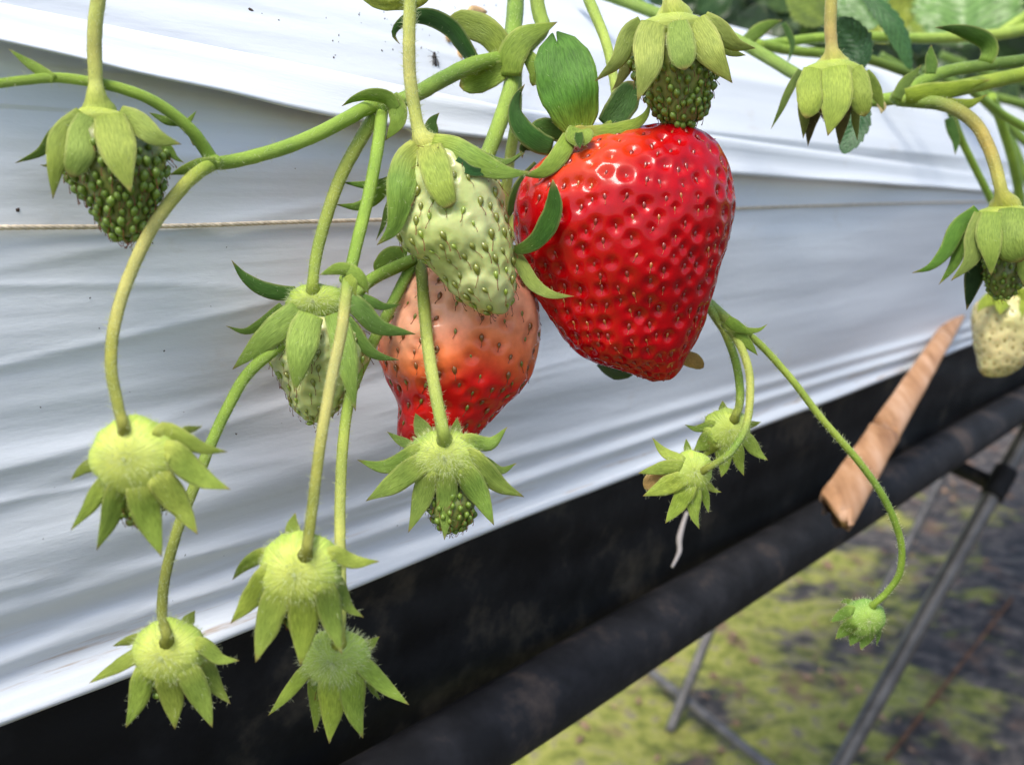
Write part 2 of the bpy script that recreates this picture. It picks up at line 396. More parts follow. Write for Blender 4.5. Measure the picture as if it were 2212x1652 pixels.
def berry(parent, z0, rows, nseed, colf, mat, seeds, depth=0.9, nr=110, nc=170, lump=0.03, pit=0.0005, pitr=0.0019, dz=0,
          raise_seed=0.0, name='fruit', sampler_top=0.03, bulge=0.0, lumps2=0.0, tipbald=None, side_bias=0):
    """rows: (y, x_left, x_right) from top to bottom; seeds: list of (weight, [mesh variants], scale)"""
    rows = np.array(rows, float); y0, y1 = rows[0, 0], rows[-1, 0]
    th = np.arccos(np.clip(1 - 2 * (rows[:, 0] - y0) / (y1 - y0), -1, 1))
    T = np.linspace(0, math.pi, nr)
    def sm(v):
        f = np.interp(T, th, v); k = np.hanning(9); k /= k.sum()
        g = np.convolve(np.pad(f, 4, mode='edge'), k, 'valid'); return g
    xl, xr = sm(rows[:, 1]), sm(rows[:, 2]); Y = y0 + (y1 - y0) * (1 - np.cos(T)) / 2
    px = z0 * SC / FOC; zc = z0 + dz * z0 / FOC
    c = (xl + xr) / 2; a = (xr - xl) / 2
    a[0] = a[-1] = 0.2
    ph = np.linspace(0, 2 * math.pi, nc, endpoint=False)
    cen = P(c, Y, np.full(nr, zc))
    k = px * zc / z0
    V = cen[:, None] + k * a[:, None, None] * (np.cos(ph)[None, :, None] * AX - depth * np.sin(ph)[None, :, None] * AF)
    def normals(V):
        du = np.roll(V, -1, 1) - np.roll(V, 1, 1); dv = np.gradient(V, axis=0)
        n_ = np.cross(du, dv); n_ = unit(n_); n_[0] = n_[1].mean(0); n_[-1] = n_[-2].mean(0)
        out = V - cen[:, None]
        if ((n_ * out).sum(-1)).mean() < 0: n_ = -n_
        return unit(n_)
    N = normals(V)
    size = k * a.max(); sd0 = rng.random() * 70
    cm = cen.mean(0)
    for i in range(nr):
        for j in range(nc):
            q = (V[i, j] - cm) / size
            d = lump * size * mnoise.noise(Vector((q[0] * 1.7 + sd0, q[1] * 1.7, q[2] * 1.7)))
            if lumps2: d += lumps2 * size * mnoise.noise(Vector((q[0] * 4.5, q[1] * 4.5 + sd0, q[2] * 4.5)))
            V[i, j] += N[i, j] * d
    N = normals(V)
    # seeds by best candidate sampling over the surface area
    du = np.linalg.norm(np.roll(V, -1, 1) - V, axis=2); dv = np.linalg.norm(np.gradient(V, axis=0), axis=2)
    area = du * dv
    tt = np.linspace(0, 1, nr); area[tt < sampler_top] = 0
    flat = area.ravel() / area.sum(); cdf = np.cumsum(flat)
    VV = V.reshape(-1, 3); NN = N.reshape(-1, 3)
    chosen = np.zeros((nseed, 3)); idx = []
    for s_ in range(nseed):
        cand = np.searchsorted(cdf, rng.random(24)); cand = np.minimum(cand, len(VV) - 1)
        if s_ == 0: b = cand[0]
        else:
            dd = ((VV[cand][:, None] - chosen[None, :s_]) ** 2).sum(2).min(1) / (1.25 - 0.6 * tt[cand // nc]) ** 2 * rng.uniform(.75, 1.0, 24); b = cand[int(dd.argmax())]
        chosen[s_] = VV[b]; idx.append(b)
    D2 = np.full(len(VV), 1e9); near_i = np.zeros(len(VV), int)
    for s_ in range(nseed):
        d_ = ((VV - chosen[s_]) ** 2).sum(1); near_i[d_ < D2] = s_; D2 = np.minimum(D2, d_)
    dist = np.sqrt(D2)
    amp = rng.uniform(.35, 1.3, nseed)
    disp = -pit * amp[near_i] * np.exp(-(dist / (pitr * (0.7 + .4 * amp[near_i]))) ** 2) * np.clip(1.6 - dist / (pitr * 1.5), 0, 1) + bulge * np.clip(dist / (pitr * 1.6), 0, 1)
    VV = VV + NN * disp[:, None]
    CC = colf(VV, T, ph, np.repeat(tt, nc), np.tile(ph, nr), dist)
    fr = mesh_obj(name, VV, grid_faces(nr, nc, True), mat, parent, CC)
    w = np.array([s[0] for s in seeds], float); w /= w.sum()
    far = []; cnt = 0
    for s_, b in enumerate(idx):
        n_ = NN[b]; i = b // nc
        down = VV[min(b + nc, len(VV) - 1)] - VV[max(b - nc, 0)]
        yv = -unit(down - n_ * np.dot(down, n_)); xv = np.cross(yv, n_)
        ja = rng.normal() * 0.18; xv, yv = xv * math.cos(ja) + yv * math.sin(ja), -xv * math.sin(ja) + yv * math.cos(ja)
        kind = rng.choice(len(seeds), p=w); var = seeds[kind][1]; me = var[int(rng.integers(len(var)))]
        sc_ = seeds[kind][2] * rng.uniform(0.72, 1.18)
        pos = VV[b] + n_ * (raise_seed + 0.0001 * rng.normal())
        M = np.eye(4); M[:3, 0] = xv * sc_; M[:3, 1] = yv * sc_; M[:3, 2] = n_ * sc_; M[:3, 3] = pos - ORIG[parent.name]
        if np.dot(n_, unit(CAM - pos)) > -0.12 and cnt < 300:
            o = bpy.data.objects.new('seed', me); COL.objects.link(o); o.parent = fr; o.matrix_local = Matrix(M.tolist()); cnt += 1
        else: far.append((me, M))
    if far:
        Vf = []; Ff = []; fm = []; mats = []
        for me, M in far:
            b = len(Vf)
            for v in me.vertices: Vf.append((M @ np.array([*v.co, 1.0]))[:3])
            for p_ in me.polygons:
                Ff.append(tuple(b + q for q in p_.vertices)); mt = me.materials[p_.material_index]
                if mt not in mats: mats.append(mt)
                fm.append(mats.index(mt))
        o = mesh_obj('far_side_seeds', np.array(Vf) + ORIG[parent.name], Ff, mats, fr, fmat=fm); o['kind'] = 'stuff'
    return fr, VV, NN

def smooth(x, a, b):
    t = np.clip((x - a) / (b - a), 0, 1); return t * t * (3 - 2 * t)
def lerp(c1, c2, t):
    return np.asarray(c1)[None] * (1 - t)[:, None] + np.asarray(c2)[None] * t[:, None]

# ================================================================== THE SETTING
# bed direction (along the row) and outward normal, horizontal; layout metres, relative to the camera
bd = np.array([(2944 - CX) / FOC, cp + (CY - 427) / FOC * sp, 0.0]); bd /= np.linalg.norm(bd)
bn = np.array([bd[1], -bd[0], 0.0])
DB = 0.23
PROF = np.array([(-0.40, 0.0), (-0.124, 0.0), (-0.02, 0.002), (0.03, 0.0), (0.06, -0.016), (0.085, -0.036), (0.10, -0.062), (0.105, -0.10), (0.106, -0.5)])
def prof_u(z): return np.interp(z, PROF[:, 0], PROF[:, 1])
def BED(s, u, z):
    s = np.asarray(s, float); u = np.asarray(u, float); z = np.asarray(z, float)
    return CAM + SC * (s[..., None] * bd + (u - DB)[..., None] * bn + z[..., None] * np.array([0, 0, 1.0]))
def on_film(x, y, du=0.0):
    """bed coordinates (s, u, z) of the film seen at layout (x, y)"""
    r = (x - CX) / FOC * AX + (CY - y) / FOC * AU + AF
    u = 0.0
    for _ in range(30):
        t = (u - DB) / np.dot(r, bn); z = t * r[2]; u = 0.6 * u + 0.4 * float(prof_u(z))
    t = (u + du - DB) / np.dot(r, bn)
    return float(np.dot(r * t, bd)), float(u + du), float(t * r[2])

# ---- ground: black mat grown over with moss
def ground_mat():
    m, nt, n, l, b = newmat('mossy_ground')
    tc = n.new('ShaderNodeTexCoord')
    a = tex_noise(n, l, tc.outputs['Object'], 4.5, 6, 0.62)
    c = tex_noise(n, l, tc.outputs['Object'], 22, 6, 0.65)
    d = tex_noise(n, l, tc.outputs['Object'], 9, 5, 0.6, (1.3, 0.8, 1))
    soil = ramp(n, [(0.3, (0.012, 0.011, 0.012)), (0.46, (0.038, 0.034, 0.034)), (0.58, (0.10, 0.085, 0.075)), (0.72, (0.24, 0.19, 0.15))])
    l.new(c.outputs[0], soil.inputs[0])
    moss = ramp(n, [(0.3, (0.06, 0.075, 0.015)), (0.43, (0.19, 0.21, 0.03)), (0.55, (0.33, 0.33, 0.07)), (0.63, (0.21, 0.18, 0.11)), (0.72, (0.15, 0.135, 0.12))])
    l.new(c.outputs[0], moss.inputs[0])
    sep = n.new('ShaderNodeSeparateXYZ'); l.new(tc.outputs['Object'], sep.inputs[0])
    # moss thins out to the right and towards the camera
    g = n.new('ShaderNodeMath'); g.operation = 'MULTIPLY_ADD'; l.new(sep.outputs[0], g.inputs[0]); g.inputs[1].default_value = -0.75; g.inputs[2].default_value = 0.74
    g2 = n.new('ShaderNodeMath'); g2.operation = 'MULTIPLY_ADD'; l.new(sep.outputs[1], g2.inputs[0]); g2.inputs[1].default_value = 0.22; l.new(g.outputs[0], g2.inputs[2])
    g3 = n.new('ShaderNodeMath'); g3.operation = 'MULTIPLY_ADD'; l.new(a.outputs[0], g3.inputs[0]); g3.inputs[1].default_value = 2.7
    g4 = n.new('ShaderNodeMath'); g4.operation = 'ADD'; g4.inputs[1].default_value = -1.45; l.new(g2.outputs[0], g4.inputs[0]); g4.use_clamp = False
    l.new(g4.outputs[0], g3.inputs[2])
    mk = ramp(n, [(0.34, (0, 0, 0)), (0.62, (1, 1, 1))]); l.new(g3.outputs[0], mk.inputs[0])
    col = mixc(n, l, soil.outputs[0], moss.outputs[0], mk.outputs[0])
    br = ramp(n, [(0.56, (0, 0, 0)), (0.68, (0.9, 0.9, 0.9))]); l.new(d.outputs[0], br.inputs[0])
    col = mixc(n, l, col, (0.17, 0.10, 0.065), br.outputs[0])
    l.new(col, b.inputs['Base Color']); b.inputs['Roughness'].default_value = 0.85
    bp = n.new('ShaderNodeBump'); bp.inputs['Distance'].default_value = 0.02; l.new(c.outputs[0], bp.inputs['Height']); l.new(bp.outputs[0], b.inputs['Normal'])
    return m
M_GROUND = ground_mat()
xs = np.concatenate([[-60, -20, -6], np.linspace(-2, 5, 110), [9, 25, 60]]); ys = np.concatenate([[-60, -20, -6], np.linspace(-1, 7, 120), [12, 30, 60]])
V = [(x, y, 0.022 * fbm(x * 3.5, y * 3.5, 0, 4) if (-2 <= x <= 5 and -1 <= y <= 7) else 0.0) for y in ys for x in xs]
g = mesh_obj('ground', V, grid_faces(len(ys), len(xs)), M_GROUND); g['kind'] = 'structure'

# litter: dry flakes and pebbles on the ground
M_LIT = simple_mat('dry_litter', (0.26, 0.17, 0.11), 0.8, 0.2, 12, 0.7)
V = []; F = []
for i in range(1500):
    x, y = random.uniform(-0.6, 3.2), random.uniform(0.8, 4.5)
    if fbm(x * 1.6, y * 1.6, 5) < 0.05 and random.random() < 0.75: continue
    z = 0.022 * fbm(x * 3.5, y * 3.5, 0, 4) + 0.004
    a = random.uniform(0, 6.28); L = random.uniform(0.004, 0.020); w = L * random.uniform(0.25, 0.6); b = len(V)
    ca, sa = math.cos(a), math.sin(a)
    for (p, q, h) in ((-L, 0, 0), (-L * .3, -w, .004), (L * .5, -w * .8, .002), (L, 0, .006), (L * .4, w, .002), (-L * .4, w * .9, .004), (0, 0, .008)):
        V.append((x + p * ca - q * sa, y + p * sa + q * ca, z + h * random.uniform(.5, 2)))
    for k in range(6): F.append((b + k, b + (k + 1) % 6, b + 6))
o = mesh_obj('leaf_litter', V, F, M_LIT, smooth=False); o['kind'] = 'stuff'; o['label'] = 'brown dry leaf flakes scattered over the mossy ground'; o['category'] = 'leaf litter'

# ---- white mulch film over the raised bed
def film_mat(name, base, rough, spec):
    m, nt, n, l, b = newmat(name)
    tc = n.new('ShaderNodeTexCoord')
    st = tex_noise(n, l, tc.outputs['UV'], 1.0, 5, 0.6, (6, 420, 1))
    st2 = tex_noise(n, l, tc.outputs['UV'], 1.0, 4, 0.6, (2.2, 90, 1))
    ck = tex_noise(n, l, tc.outputs['UV'], 1.0, 4, 0.6, (160, 520, 1))
    r = ramp(n, [(0.32, tuple(v * 0.94 for v in base)), (0.66, tuple(min(1, v * 1.06) for v in base))]); l.new(st2.outputs[0], r.inputs[0])
    # rusty water stains near the hem, dusty blotches
    sep = n.new('ShaderNodeSeparateXYZ'); l.new(tc.outputs['UV'], sep.inputs[0])
    hm = n.new('ShaderNodeMapRange'); hm.inputs['From Min'].default_value = 0.024; hm.inputs['From Max'].default_value = 0.008; l.new(sep.outputs[1], hm.inputs[0])
    bl = tex_noise(n, l, tc.outputs['UV'], 1.0, 5, 0.7, (14, 260, 1))
    rb = ramp(n, [(0.56, (0, 0, 0)), (0.68, (1, 1, 1))]); l.new(bl.outputs[0], rb.inputs[0])
    mu = n.new('ShaderNodeMath'); mu.operation = 'MULTIPLY'; l.new(hm.outputs[0], mu.inputs[0]); l.new(rb.outputs[0], mu.inputs[1])
    mu2 = n.new('ShaderNodeMath'); mu2.operation = 'MULTIPLY'; mu2.inputs[1].default_value = 0.85; l.new(mu.outputs[0], mu2.inputs[0])
    col = mixc(n, l, r.outputs[0], (0.42, 0.28, 0.16), mu2.outputs[0])
    bl2 = tex_noise(n, l, tc.outputs['UV'], 1.0, 6, 0.7, (26, 40, 1))
    rb2 = ramp(n, [(0.62, (0, 0, 0)), (0.8, (0.45, 0.45, 0.45))]); l.new(bl2.outputs[0], rb2.inputs[0])
    col = mixc(n, l, col, (0.50, 0.44, 0.36), rb2.outputs[0])
    l.new(col, b.inputs['Base Color']); b.inputs['Roughness'].default_value = rough; b.inputs['Specular IOR Level'].default_value = spec
    b1 = n.new('ShaderNodeBump'); b1.inputs['Strength'].default_value = 0.22; b1.inputs['Distance'].default_value = 0.00025; l.new(st.outputs[0], b1.inputs['Height'])
    b2 = n.new('ShaderNodeBump'); b2.inputs['Strength'].default_value = 0.35; b2.inputs['Distance'].default_value = 0.0003; l.new(ck.outputs[0], b2.inputs['Height']); l.new(b1.outputs[0], b2.inputs['Normal'])
    l.new(b2.outputs[0], b.inputs['Normal'])
    return m
M_FILM = film_mat('white_film', (0.66, 0.70, 0.74), 0.38, 0.55)

BAND_U = np.array([(-500, -85), (0, 7), (737, 156), (1081, 228), (1475, 283), (1877, 341), (2118, 375), (2400, 408), (2600, 424)], float)
BAND_L = np.array([(-500, -20), (0, 90), (710, 253), (1571, 376), (2118, 413), (2400, 427), (2600, 434)], float)

def film_disp(s, z):
    h = z + 0.124
    near = 1 / (1 + max(0, s - 0.25) * 1.2)
    w = mnoise.noise(Vector((s * 3.4, z * 34 - s * 1.4, 1.3)))
    d = 0.0062 * w * (1.0 if z < 0.02 else 0.8)
    w2 = mnoise.noise(Vector((s * 5.5 + 4, z * 105 + s * 2.0, 7.7)))
    calm = 1 - 0.75 * smooth(np.array([s]), .12, .45)[0]; d *= 0.35 + .65 * calm
    d += 0.0010 * calm * (w2 if w2 < 0.1 else 0.1 + (w2 - .1) * 1.6) * (1 if z < 0.02 else 1.6)
    d += 0.00012 * calm * mnoise.noise(Vector((s * 14, z * 320, 2.2)))
    d += 0.0030 * mnoise.noise(Vector((s * 2.1 + 9, z * 11 + s * 6, 4.4))) * smooth(np.array([s]), .25, .6)[0]
    # hem: rolled edge with ridges
    cr = 1 - abs(mnoise.noise(Vector((s * 3.5 + 2, z * 48 - s * 7, 6.1)))); d += 0.0007 * cr ** 12 * calm ** 1.5
    cr = 1 - abs(mnoise.noise(Vector((s * 5 + 7, z * 60 + s * 5, 9.1)))); d += 0.0005 * cr ** 14 * calm ** 1.5
    d += 0.0026 * math.exp(-((h - 0.004) / 0.0035) ** 2) + 0.0019 * math.exp(-((h - 0.0145 - 0.003 * math.sin(s * 5)) / 0.003) ** 2) + 0.0012 * math.exp(-((h - 0.024 - 0.004 * math.sin(s * 4 + 1)) / 0.003) ** 2)
    d -= 0.004 * math.exp(-(h / 0.002) ** 2)
    return d
sv = np.concatenate([np.linspace(-0.55, 0.6, 150), 0.6 + np.cumsum(np.linspace(0.01, 0.14, 45))])
zl = np.concatenate([np.linspace(-0.124, 0.03, 290), np.linspace(0.0308, 0.105, 80)])
tail = [(-0.10 - 0.05 * i, 0.1055 + 0.0004 * i) for i in range(1, 9)]
S_, U_, Z_ = [], [], []; UV = []
for i, z in enumerate(zl):
    u0 = float(prof_u(z))
    for s in sv:
        edge = 0.0016 * mnoise.noise(Vector((s * 9, 0.3, 8))) if i < 12 else 0
        S_.append(s); Z_.append(z + edge); U_.append(u0 + film_disp(s, z)); UV.append((s, z + 0.124))
for (u0, z) in tail:
    for s in sv:
        S_.append(s); Z_.append(z); U_.append(u0); UV.append((s, 0.24 - u0))
V = BED(np.array(S_), np.array(U_), np.array(Z_))
film = mesh_obj('plastic_film', V, grid_faces(len(zl) + len(tail), len(sv)), M_FILM, uv=UV, origin=BED(np.array(0.0), np.array(0.0), np.array(-0.124)))
tag(film, 'white plastic mulch film stretched over the side of the raised bed', 'plastic film')

# folded-over strip lying along the film
xs = np.linspace(-500, 2560, 150)
S_, U_, Z_, UV = [], [], [], []
acr = [(0.0, 0.0012), (0.12, 0.0036), (0.3, 0.0034), (0.5, 0.0042), (0.7, 0.0050), (0.88, 0.0072), (0.97, 0.0078), (1.0, 0.0070), (1.0, 0.0040), (0.98, 0.0)]
for k, (t, du) in enumerate(acr):
    for x in xs:
        yu = np.interp(x, BAND_U[:, 0], BAND_U[:, 1]); yl = np.interp(x, BAND_L[:, 0], BAND_L[:, 1])
        yu += 2.5 * mnoise.noise(Vector((x * 0.004, 1, 1))); yl += 4 * mnoise.noise(Vector((x * 0.005, 5, 1)))
        s, u, z = on_film(x, yu + (yl - yu) * t, du)
        u += 0.0011 * mnoise.noise(Vector((s * 5, t * 7, 3))) + 0.0004 * mnoise.noise(Vector((s * 14, t * 18, 3)))
        S_.append(s); U_.append(u); Z_.append(z); UV.append((s, 0.10 + t * 0.02 + 0.003 * k))
band = mesh_obj('folded_strip', BED(np.array(S_), np.array(U_), np.array(Z_)), grid_faces(len(acr), len(xs)), M_FILM, film, uv=UV)

# black sheet below the film and the pipe it wraps
def black_mat(name, base, dirt, rough):
    m, nt, n, l, b = newmat(name)
    tc = n.new('ShaderNodeTexCoord')
    a = tex_noise(n, l, tc.outputs['Object'], 28, 5, 0.65); c = tex_noise(n, l, tc.outputs['Object'], 160, 4)
    r = ramp(n, [(0.42, base), (0.56, tuple(v * 2.4 for v in base)), (0.70, dirt)]); l.new(a.outputs[0], r.inputs[0])
    l.new(r.outputs[0], b.inputs['Base Color']); b.inputs['Roughness'].default_value = rough; b.inputs['Specular IOR Level'].default_value = 0.25
    bp = n.new('ShaderNodeBump'); bp.inputs['Distance'].default_value = 0.0006; bp.inputs['Strength'].default_value = 0.5
    l.new(c.outputs[0], bp.inputs['Height']); l.new(bp.outputs[0], b.inputs['Normal'])
    return m
M_BLACK = black_mat('black_sheet', (0.005, 0.005, 0.005), (0.06, 0.05, 0.036), 0.6)
M_PIPE = black_mat('dirty_black_pipe', (0.007, 0.007, 0.008), (0.065, 0.05, 0.042), 0.7)
zz = np.concatenate([np.linspace(-0.112, -0.205, 50)]); sv2 = np.concatenate([np.linspace(-0.55, 0.8, 110), 0.8 + np.cumsum(np.linspace(0.02, 0.16, 36))])
S_, U_, Z_ = [], [], []
for z in zz:
    for s in sv2:
        d = -0.008 - 0.10 * (-0.112 - z) + 0.0035 * mnoise.noise(Vector((s * 6 + z * 30, z * 26, 11))) + 0.0016 * mnoise.noise(Vector((s * 22, z * 60, 2)))
        S_.append(s); U_.append(d); Z_.append(z)
nz = len(zz)
for (u, z) in ((-0.06, -0.215), (-0.25, -0.22), (-0.5, -0.20)):
    for s in sv2: S_.append(s); U_.append(u); Z_.append(z)
bs = mesh_obj('black_sheet', BED(np.array(S_), np.array(U_), np.array(Z_)), grid_faces(nz + 3, len(sv2)), M_BLACK, origin=BED(np.array(0.0), np.array(0.0), np.array(-0.2)))
tag(bs, 'black plastic sheet hanging below the white film hem', 'plastic sheet')

def bar(name, A, B, r, mat, lab=None, cat=None, parent=None, nseg=20, nl=40, wob=0.0, r2=None, grp=None):
    A = np.asarray(A, float); B = np.asarray(B, float); T = unit(B - A); X = unit(np.cross(T, np.array([0.2, 0.1, 1.0]))); Y = np.cross(T, X)
    t = np.linspace(0, 1, nl); ph = np.linspace(0, 2 * math.pi, nseg, endpoint=False); r2 = r if r2 is None else r2
    V = []
    for i in range(nl):
        for a in ph:
            rr = (r + (r2 - r) * t[i]) * (1 + wob * mnoise.noise(Vector((t[i] * 30, math.cos(a) * 1.5, math.sin(a) * 1.5))))
            V.append(A + (B - A) * t[i] + rr * (math.cos(a) * X + math.sin(a) * Y))
    F = grid_faces(nl, nseg, True); F.append(tuple(range(nseg))[::-1]); F.append(tuple((nl - 1) * nseg + j for j in range(nseg)))
    o = mesh_obj(name, V, F, mat, parent, origin=None if parent else A)
    if lab: tag(o, lab, cat, grp)
    return o
pc = on_film(1273, 1425)
bar('bed_rail', BED(np.array(-0.55), np.array(0.004), np.array(pc[2])), BED(np.array(4.6), np.array(0.004), np.array(pc[2])), 0.0155 * SC, M_PIPE,
    'thick dirty black rail running along under the black sheet', 'rail', nseg=28, nl=220, wob=0.06)

# grey steel pipes of the stand
def steel_mat():
    m, nt, n, l, b = newmat('weathered_steel')
    tc = n.new('ShaderNodeTexCoord'); a = tex_noise(n, l, tc.outputs['Object'], 40, 5)
    r = ramp(n, [(0.3, (0.08, 0.075, 0.072)), (0.6, (0.17, 0.16, 0.15)), (0.78, (0.22, 0.19, 0.165))]); l.new(a.outputs[0], r.inputs[0])
    l.new(r.outputs[0], b.inputs['Base Color']); b.inputs['Roughness'].default_value = 0.42; b.inputs['Metallic'].default_value = 0.35
    return m
M_STEEL = steel_mat()
def PW(x, y, zt):   # true distance in metres
    return P(np.array(float(x)), np.array(float(y)), np.array(zt / SC))
def to_ground(A, B):
    A, B = np.array(A), np.array(B); t = (A[2] - 0.0) / (A[2] - B[2]); return A + (B - A) * t
A, B = PW(2212, 948, 0.98), PW(1815, 1652, 0.90)
top = A + (A - B) * 0.55
leg = bar('stand_leg', to_ground(A, B), top, 0.0085, M_STEEL, 'slanting grey steel leg in front of the mossy ground, lower right', 'pipe', nl=60, wob=0.02)
bar('clamp', A + (B - A) * 0.10, A + (B - A) * 0.19, 0.0115, M_PIPE, parent=leg, nl=10, wob=0.05)
A, B = PW(1562, 1290, 1.80), PW(1478, 1500, 1.74)
bar('stand_leg', to_ground(A, B), A + (A - B) * 0.9, 0.0095, M_STEEL, 'grey steel leg under the bed, beside the ground pipe', 'pipe')
A = PW(1390, 1440, 1.0); 
def gpt(x, y, h=0.03):
    r = (x - CX) / FOC * AX + (CY - y) / FOC * AU + AF; t = (CAMZ - h) / -r[2]; return CAM + r * t
bar('ground_pipe', gpt(1405, 1452), gpt(1760, 1735), 0.009, M_STEEL, 'thin grey pipe lying across the moss', 'pipe', wob=0.04)
A, B = PW(2128, 850, 2.35), PW(2068, 967, 2.3)
bar('stand_leg', to_ground(A, B), A + (A - B) * 0.4, 0.010, M_STEEL, 'faint grey leg behind the bamboo pole, far along the bed', 'pipe')
bar('cross_tube', PW(1930, 945, 1.05), PW(2146, 1046, 0.995), 0.0085, M_PIPE, 'dark cross tube joining the slanting steel leg', 'pipe', wob=0.08)
bar('ground_hose', gpt(1915, 1640, .01), gpt(2250, 1210, .01), 0.0035, simple_mat('rusty_hose', (0.15, 0.075, 0.04), 0.8, 0.2, 30, 0.5), 'rusty brown line lying on the dark ground at the right', 'hose', wob=0.25)

# bamboo pole
def bamboo():
    m, nt, n, l, b = newmat('bamboo')
    tc = n.new('ShaderNodeTexCoord')
    a = tex_noise(n, l, tc.outputs['Object'], 60, 5, 0.65, (1.6, .35, .5))
    r = ramp(n, [(0.3, (0.24, 0.11, 0.04)), (0.48, (0.42, 0.22, 0.10)), (0.66, (0.54, 0.33, 0.20))]); l.new(a.outputs[0], r.inputs[0])
    l.new(r.outputs[0], b.inputs['Base Color']); b.inputs['Roughness'].default_value = 0.5
    A = P(np.array(2078.), np.array(1318.), np.array(0.0) + 0.475); A = PW(1808, 1098, 0.40); B = PW(2076, 668, 0.66)
    root = thing('bamboo_pole', 'tan bamboo pole sticking out past the black rail', 'pole', A)
    T = unit(B - A); X = unit(np.cross(T, (A + B) / 2 - CAM)); Y = np.cross(T, X) * 0.45; L = np.linalg.norm(B - A)
    def culm(name, s0, s1, r0, r1, rag0, rag1):
        V = []; nl, ns = 40, 22
        for i in range(nl):
            t = i / (nl - 1)
            for j in range(ns):
                a_ = 2 * math.pi * j / ns
                s = s0 + (s1 - s0) * t
                s += rag0 * (mnoise.noise(Vector((math.cos(a_) * 6.0, math.sin(a_) * 0.4, 1.7))) * .8 + 0.3 * math.cos(a_)) * (1 - t) ** 6 + rag1 * mnoise.noise(Vector((math.cos(a_) * 2, math.sin(a_) * 2, 9))) * t ** 6
                rr = (r0 + (r1 - r0) * t) * (1 + 0.04 * mnoise.noise(Vector((t * 6, math.cos(a_), math.sin(a_)))))
                rr *= 1 + 0.06 * math.exp(-((1 - t) / 0.05) ** 2)
                V.append(A + T * s + rr * (math.cos(a_) * X + math.sin(a_) * Y))
        F = grid_faces(nl, ns, True) + [tuple(range(ns))[::-1], tuple((nl - 1) * ns + j for j in range(ns))]
        return mesh_obj(name, V, F, m, root)
    culm('culm', 0.0, L * 0.27, 0.0090, 0.0076, 0.020, 0.004)
    culm('culm', L * 0.285, L * 0.80, 0.0074, 0.0054, 0.008, 0.0)
    culm('culm', L * 0.803, L * 1.06, 0.0056, 0.0042, 0.0, 0.0)
bamboo()

# twine along the film
def strands(name, P3, r, mat, lab, cat, ply=3, tw=600, orig=None):
    C = np.asarray(P3); T = unit(np.gradient(C, axis=0)); X = unit(np.cross(T, np.array([0.1, 0.3, 1.0]))); Y = np.cross(T, X)
    L = np.concatenate([[0], np.cumsum(np.linalg.norm(np.diff(C, axis=0), axis=1))])
    V, F = [], []; ns = 6
    for p in range(ply):
        off = len(V)
        for i in range(len(C)):
            a0 = L[i] * tw + p * 2 * math.pi / ply
            c = C[i] + r * 0.28 * (math.cos(a0) * X[i] + math.sin(a0) * Y[i])
            for j in range(ns):
                a = 2 * math.pi * j / ns; V.append(c + r * 0.62 * (math.cos(a) * X[i] + math.sin(a) * Y[i]))
        F += grid_faces(len(C), ns, True, off)
    o = mesh_obj(name, V, F, mat, origin=C[0]); tag(o, lab, cat); return o
M_TWINE = simple_mat('jute_twine', (0.64, 0.55, 0.42), 0.85, 0.2, 400, 0.3)
tl = np.array([(-250, 497), (0, 491), (330, 487), (560, 481), (835, 474), (1200, 460), (1580, 450), (1900, 440), (2100, 436), (2250, 434)], float)
ss = crom(tl, 700); C = []
for x, y in ss:
    s, u, z = on_film(x, y, 0.0); C.append(BED(np.array(s), np.array(u + film_disp(s, z) + 0.0012), np.array(z + 0.0004 * mnoise.noise(Vector((s * 12, 0, 0))))))
strands('twine', C, 0.00062, M_TWINE, 'beige twisted twine stretched along the white film', 'twine', tw=1300)
# white thread hanging on the black sheet
th = crom([(1484, 1106, .44), (1474, 1135, .437), (1467, 1165, .433), (1467, 1192, .43), (1452, 1224, .42)], 60)
V, F, CC, uv, *_ = tube_arrays([(a, b, c, 6.5 - 3.0 * abs(i / 59 - 0.45) * 2) for i, (a, b, c) in enumerate(th)], (0.6, 0.55, 0.5), nseg=8, per=4)
o = mesh_obj('hanging_thread', V, F, simple_mat('pale_cord', (0.36, 0.33, 0.31), 0.7, 0.3), origin=P(np.array(1482.), np.array(1108.), np.array(.44)))
tag(o, 'short pale cord end hanging in front of the black sheet', 'cord')

# dirt specks and dry husks on the film
M_DIRT = simple_mat('dirt_speck', (0.06, 0.04, 0.03), 0.8, 0.2, 300, 0.5)
V, F = [], []
def speck(x, y, r, elong=1.0):
    s, u, z = on_film(x, y); c0 = u + film_disp(s, z)
    b = len(V); a0 = random.uniform(0, 6.28)
    ring = []
    for j in range(6):
        a = j * math.pi / 3; rr = r * random.uniform(0.6, 1.2); p, q = rr * math.cos(a) * elong, rr * math.sin(a)
        ring.append((s + p * math.cos(a0) - q * math.sin(a0), c0 + 0.0001, z + p * math.sin(a0) + q * math.cos(a0)))
    ring.append((s, c0 + 0.0001 + r * 0.6, z))
    for q in ring: V.append(BED(np.array(q[0]), np.array(q[1]), np.array(q[2])))
    for j in range(6): F.append((b + j, b + (j + 1) % 6, b + 6))
for i in range(34): speck(random.gauss(960, 90), abs(random.gauss(30, 60)), random.uniform(0.00012, 0.00034), random.uniform(1, 2.2))
for i in range(36): speck(random.uniform(0, 1100), random.uniform(0, 1300), random.uniform(0.00008, 0.00024), random.uniform(1, 2.5))
for i in range(20): speck(random.uniform(700, 1100), random.uniform(0, 120), random.uniform(0.00010, 0.0002), random.uniform(1, 2.5))
for x, y, r, e in ((38, 453, .0005, 1.1), (1015, 222, .0005, 2.4), (540, 22, .00045, 2.2), (720, 125, .0004, 1), (812, 209, .00035, 1.6), (600, 44, .0003, 1)): speck(x, y, r, e)
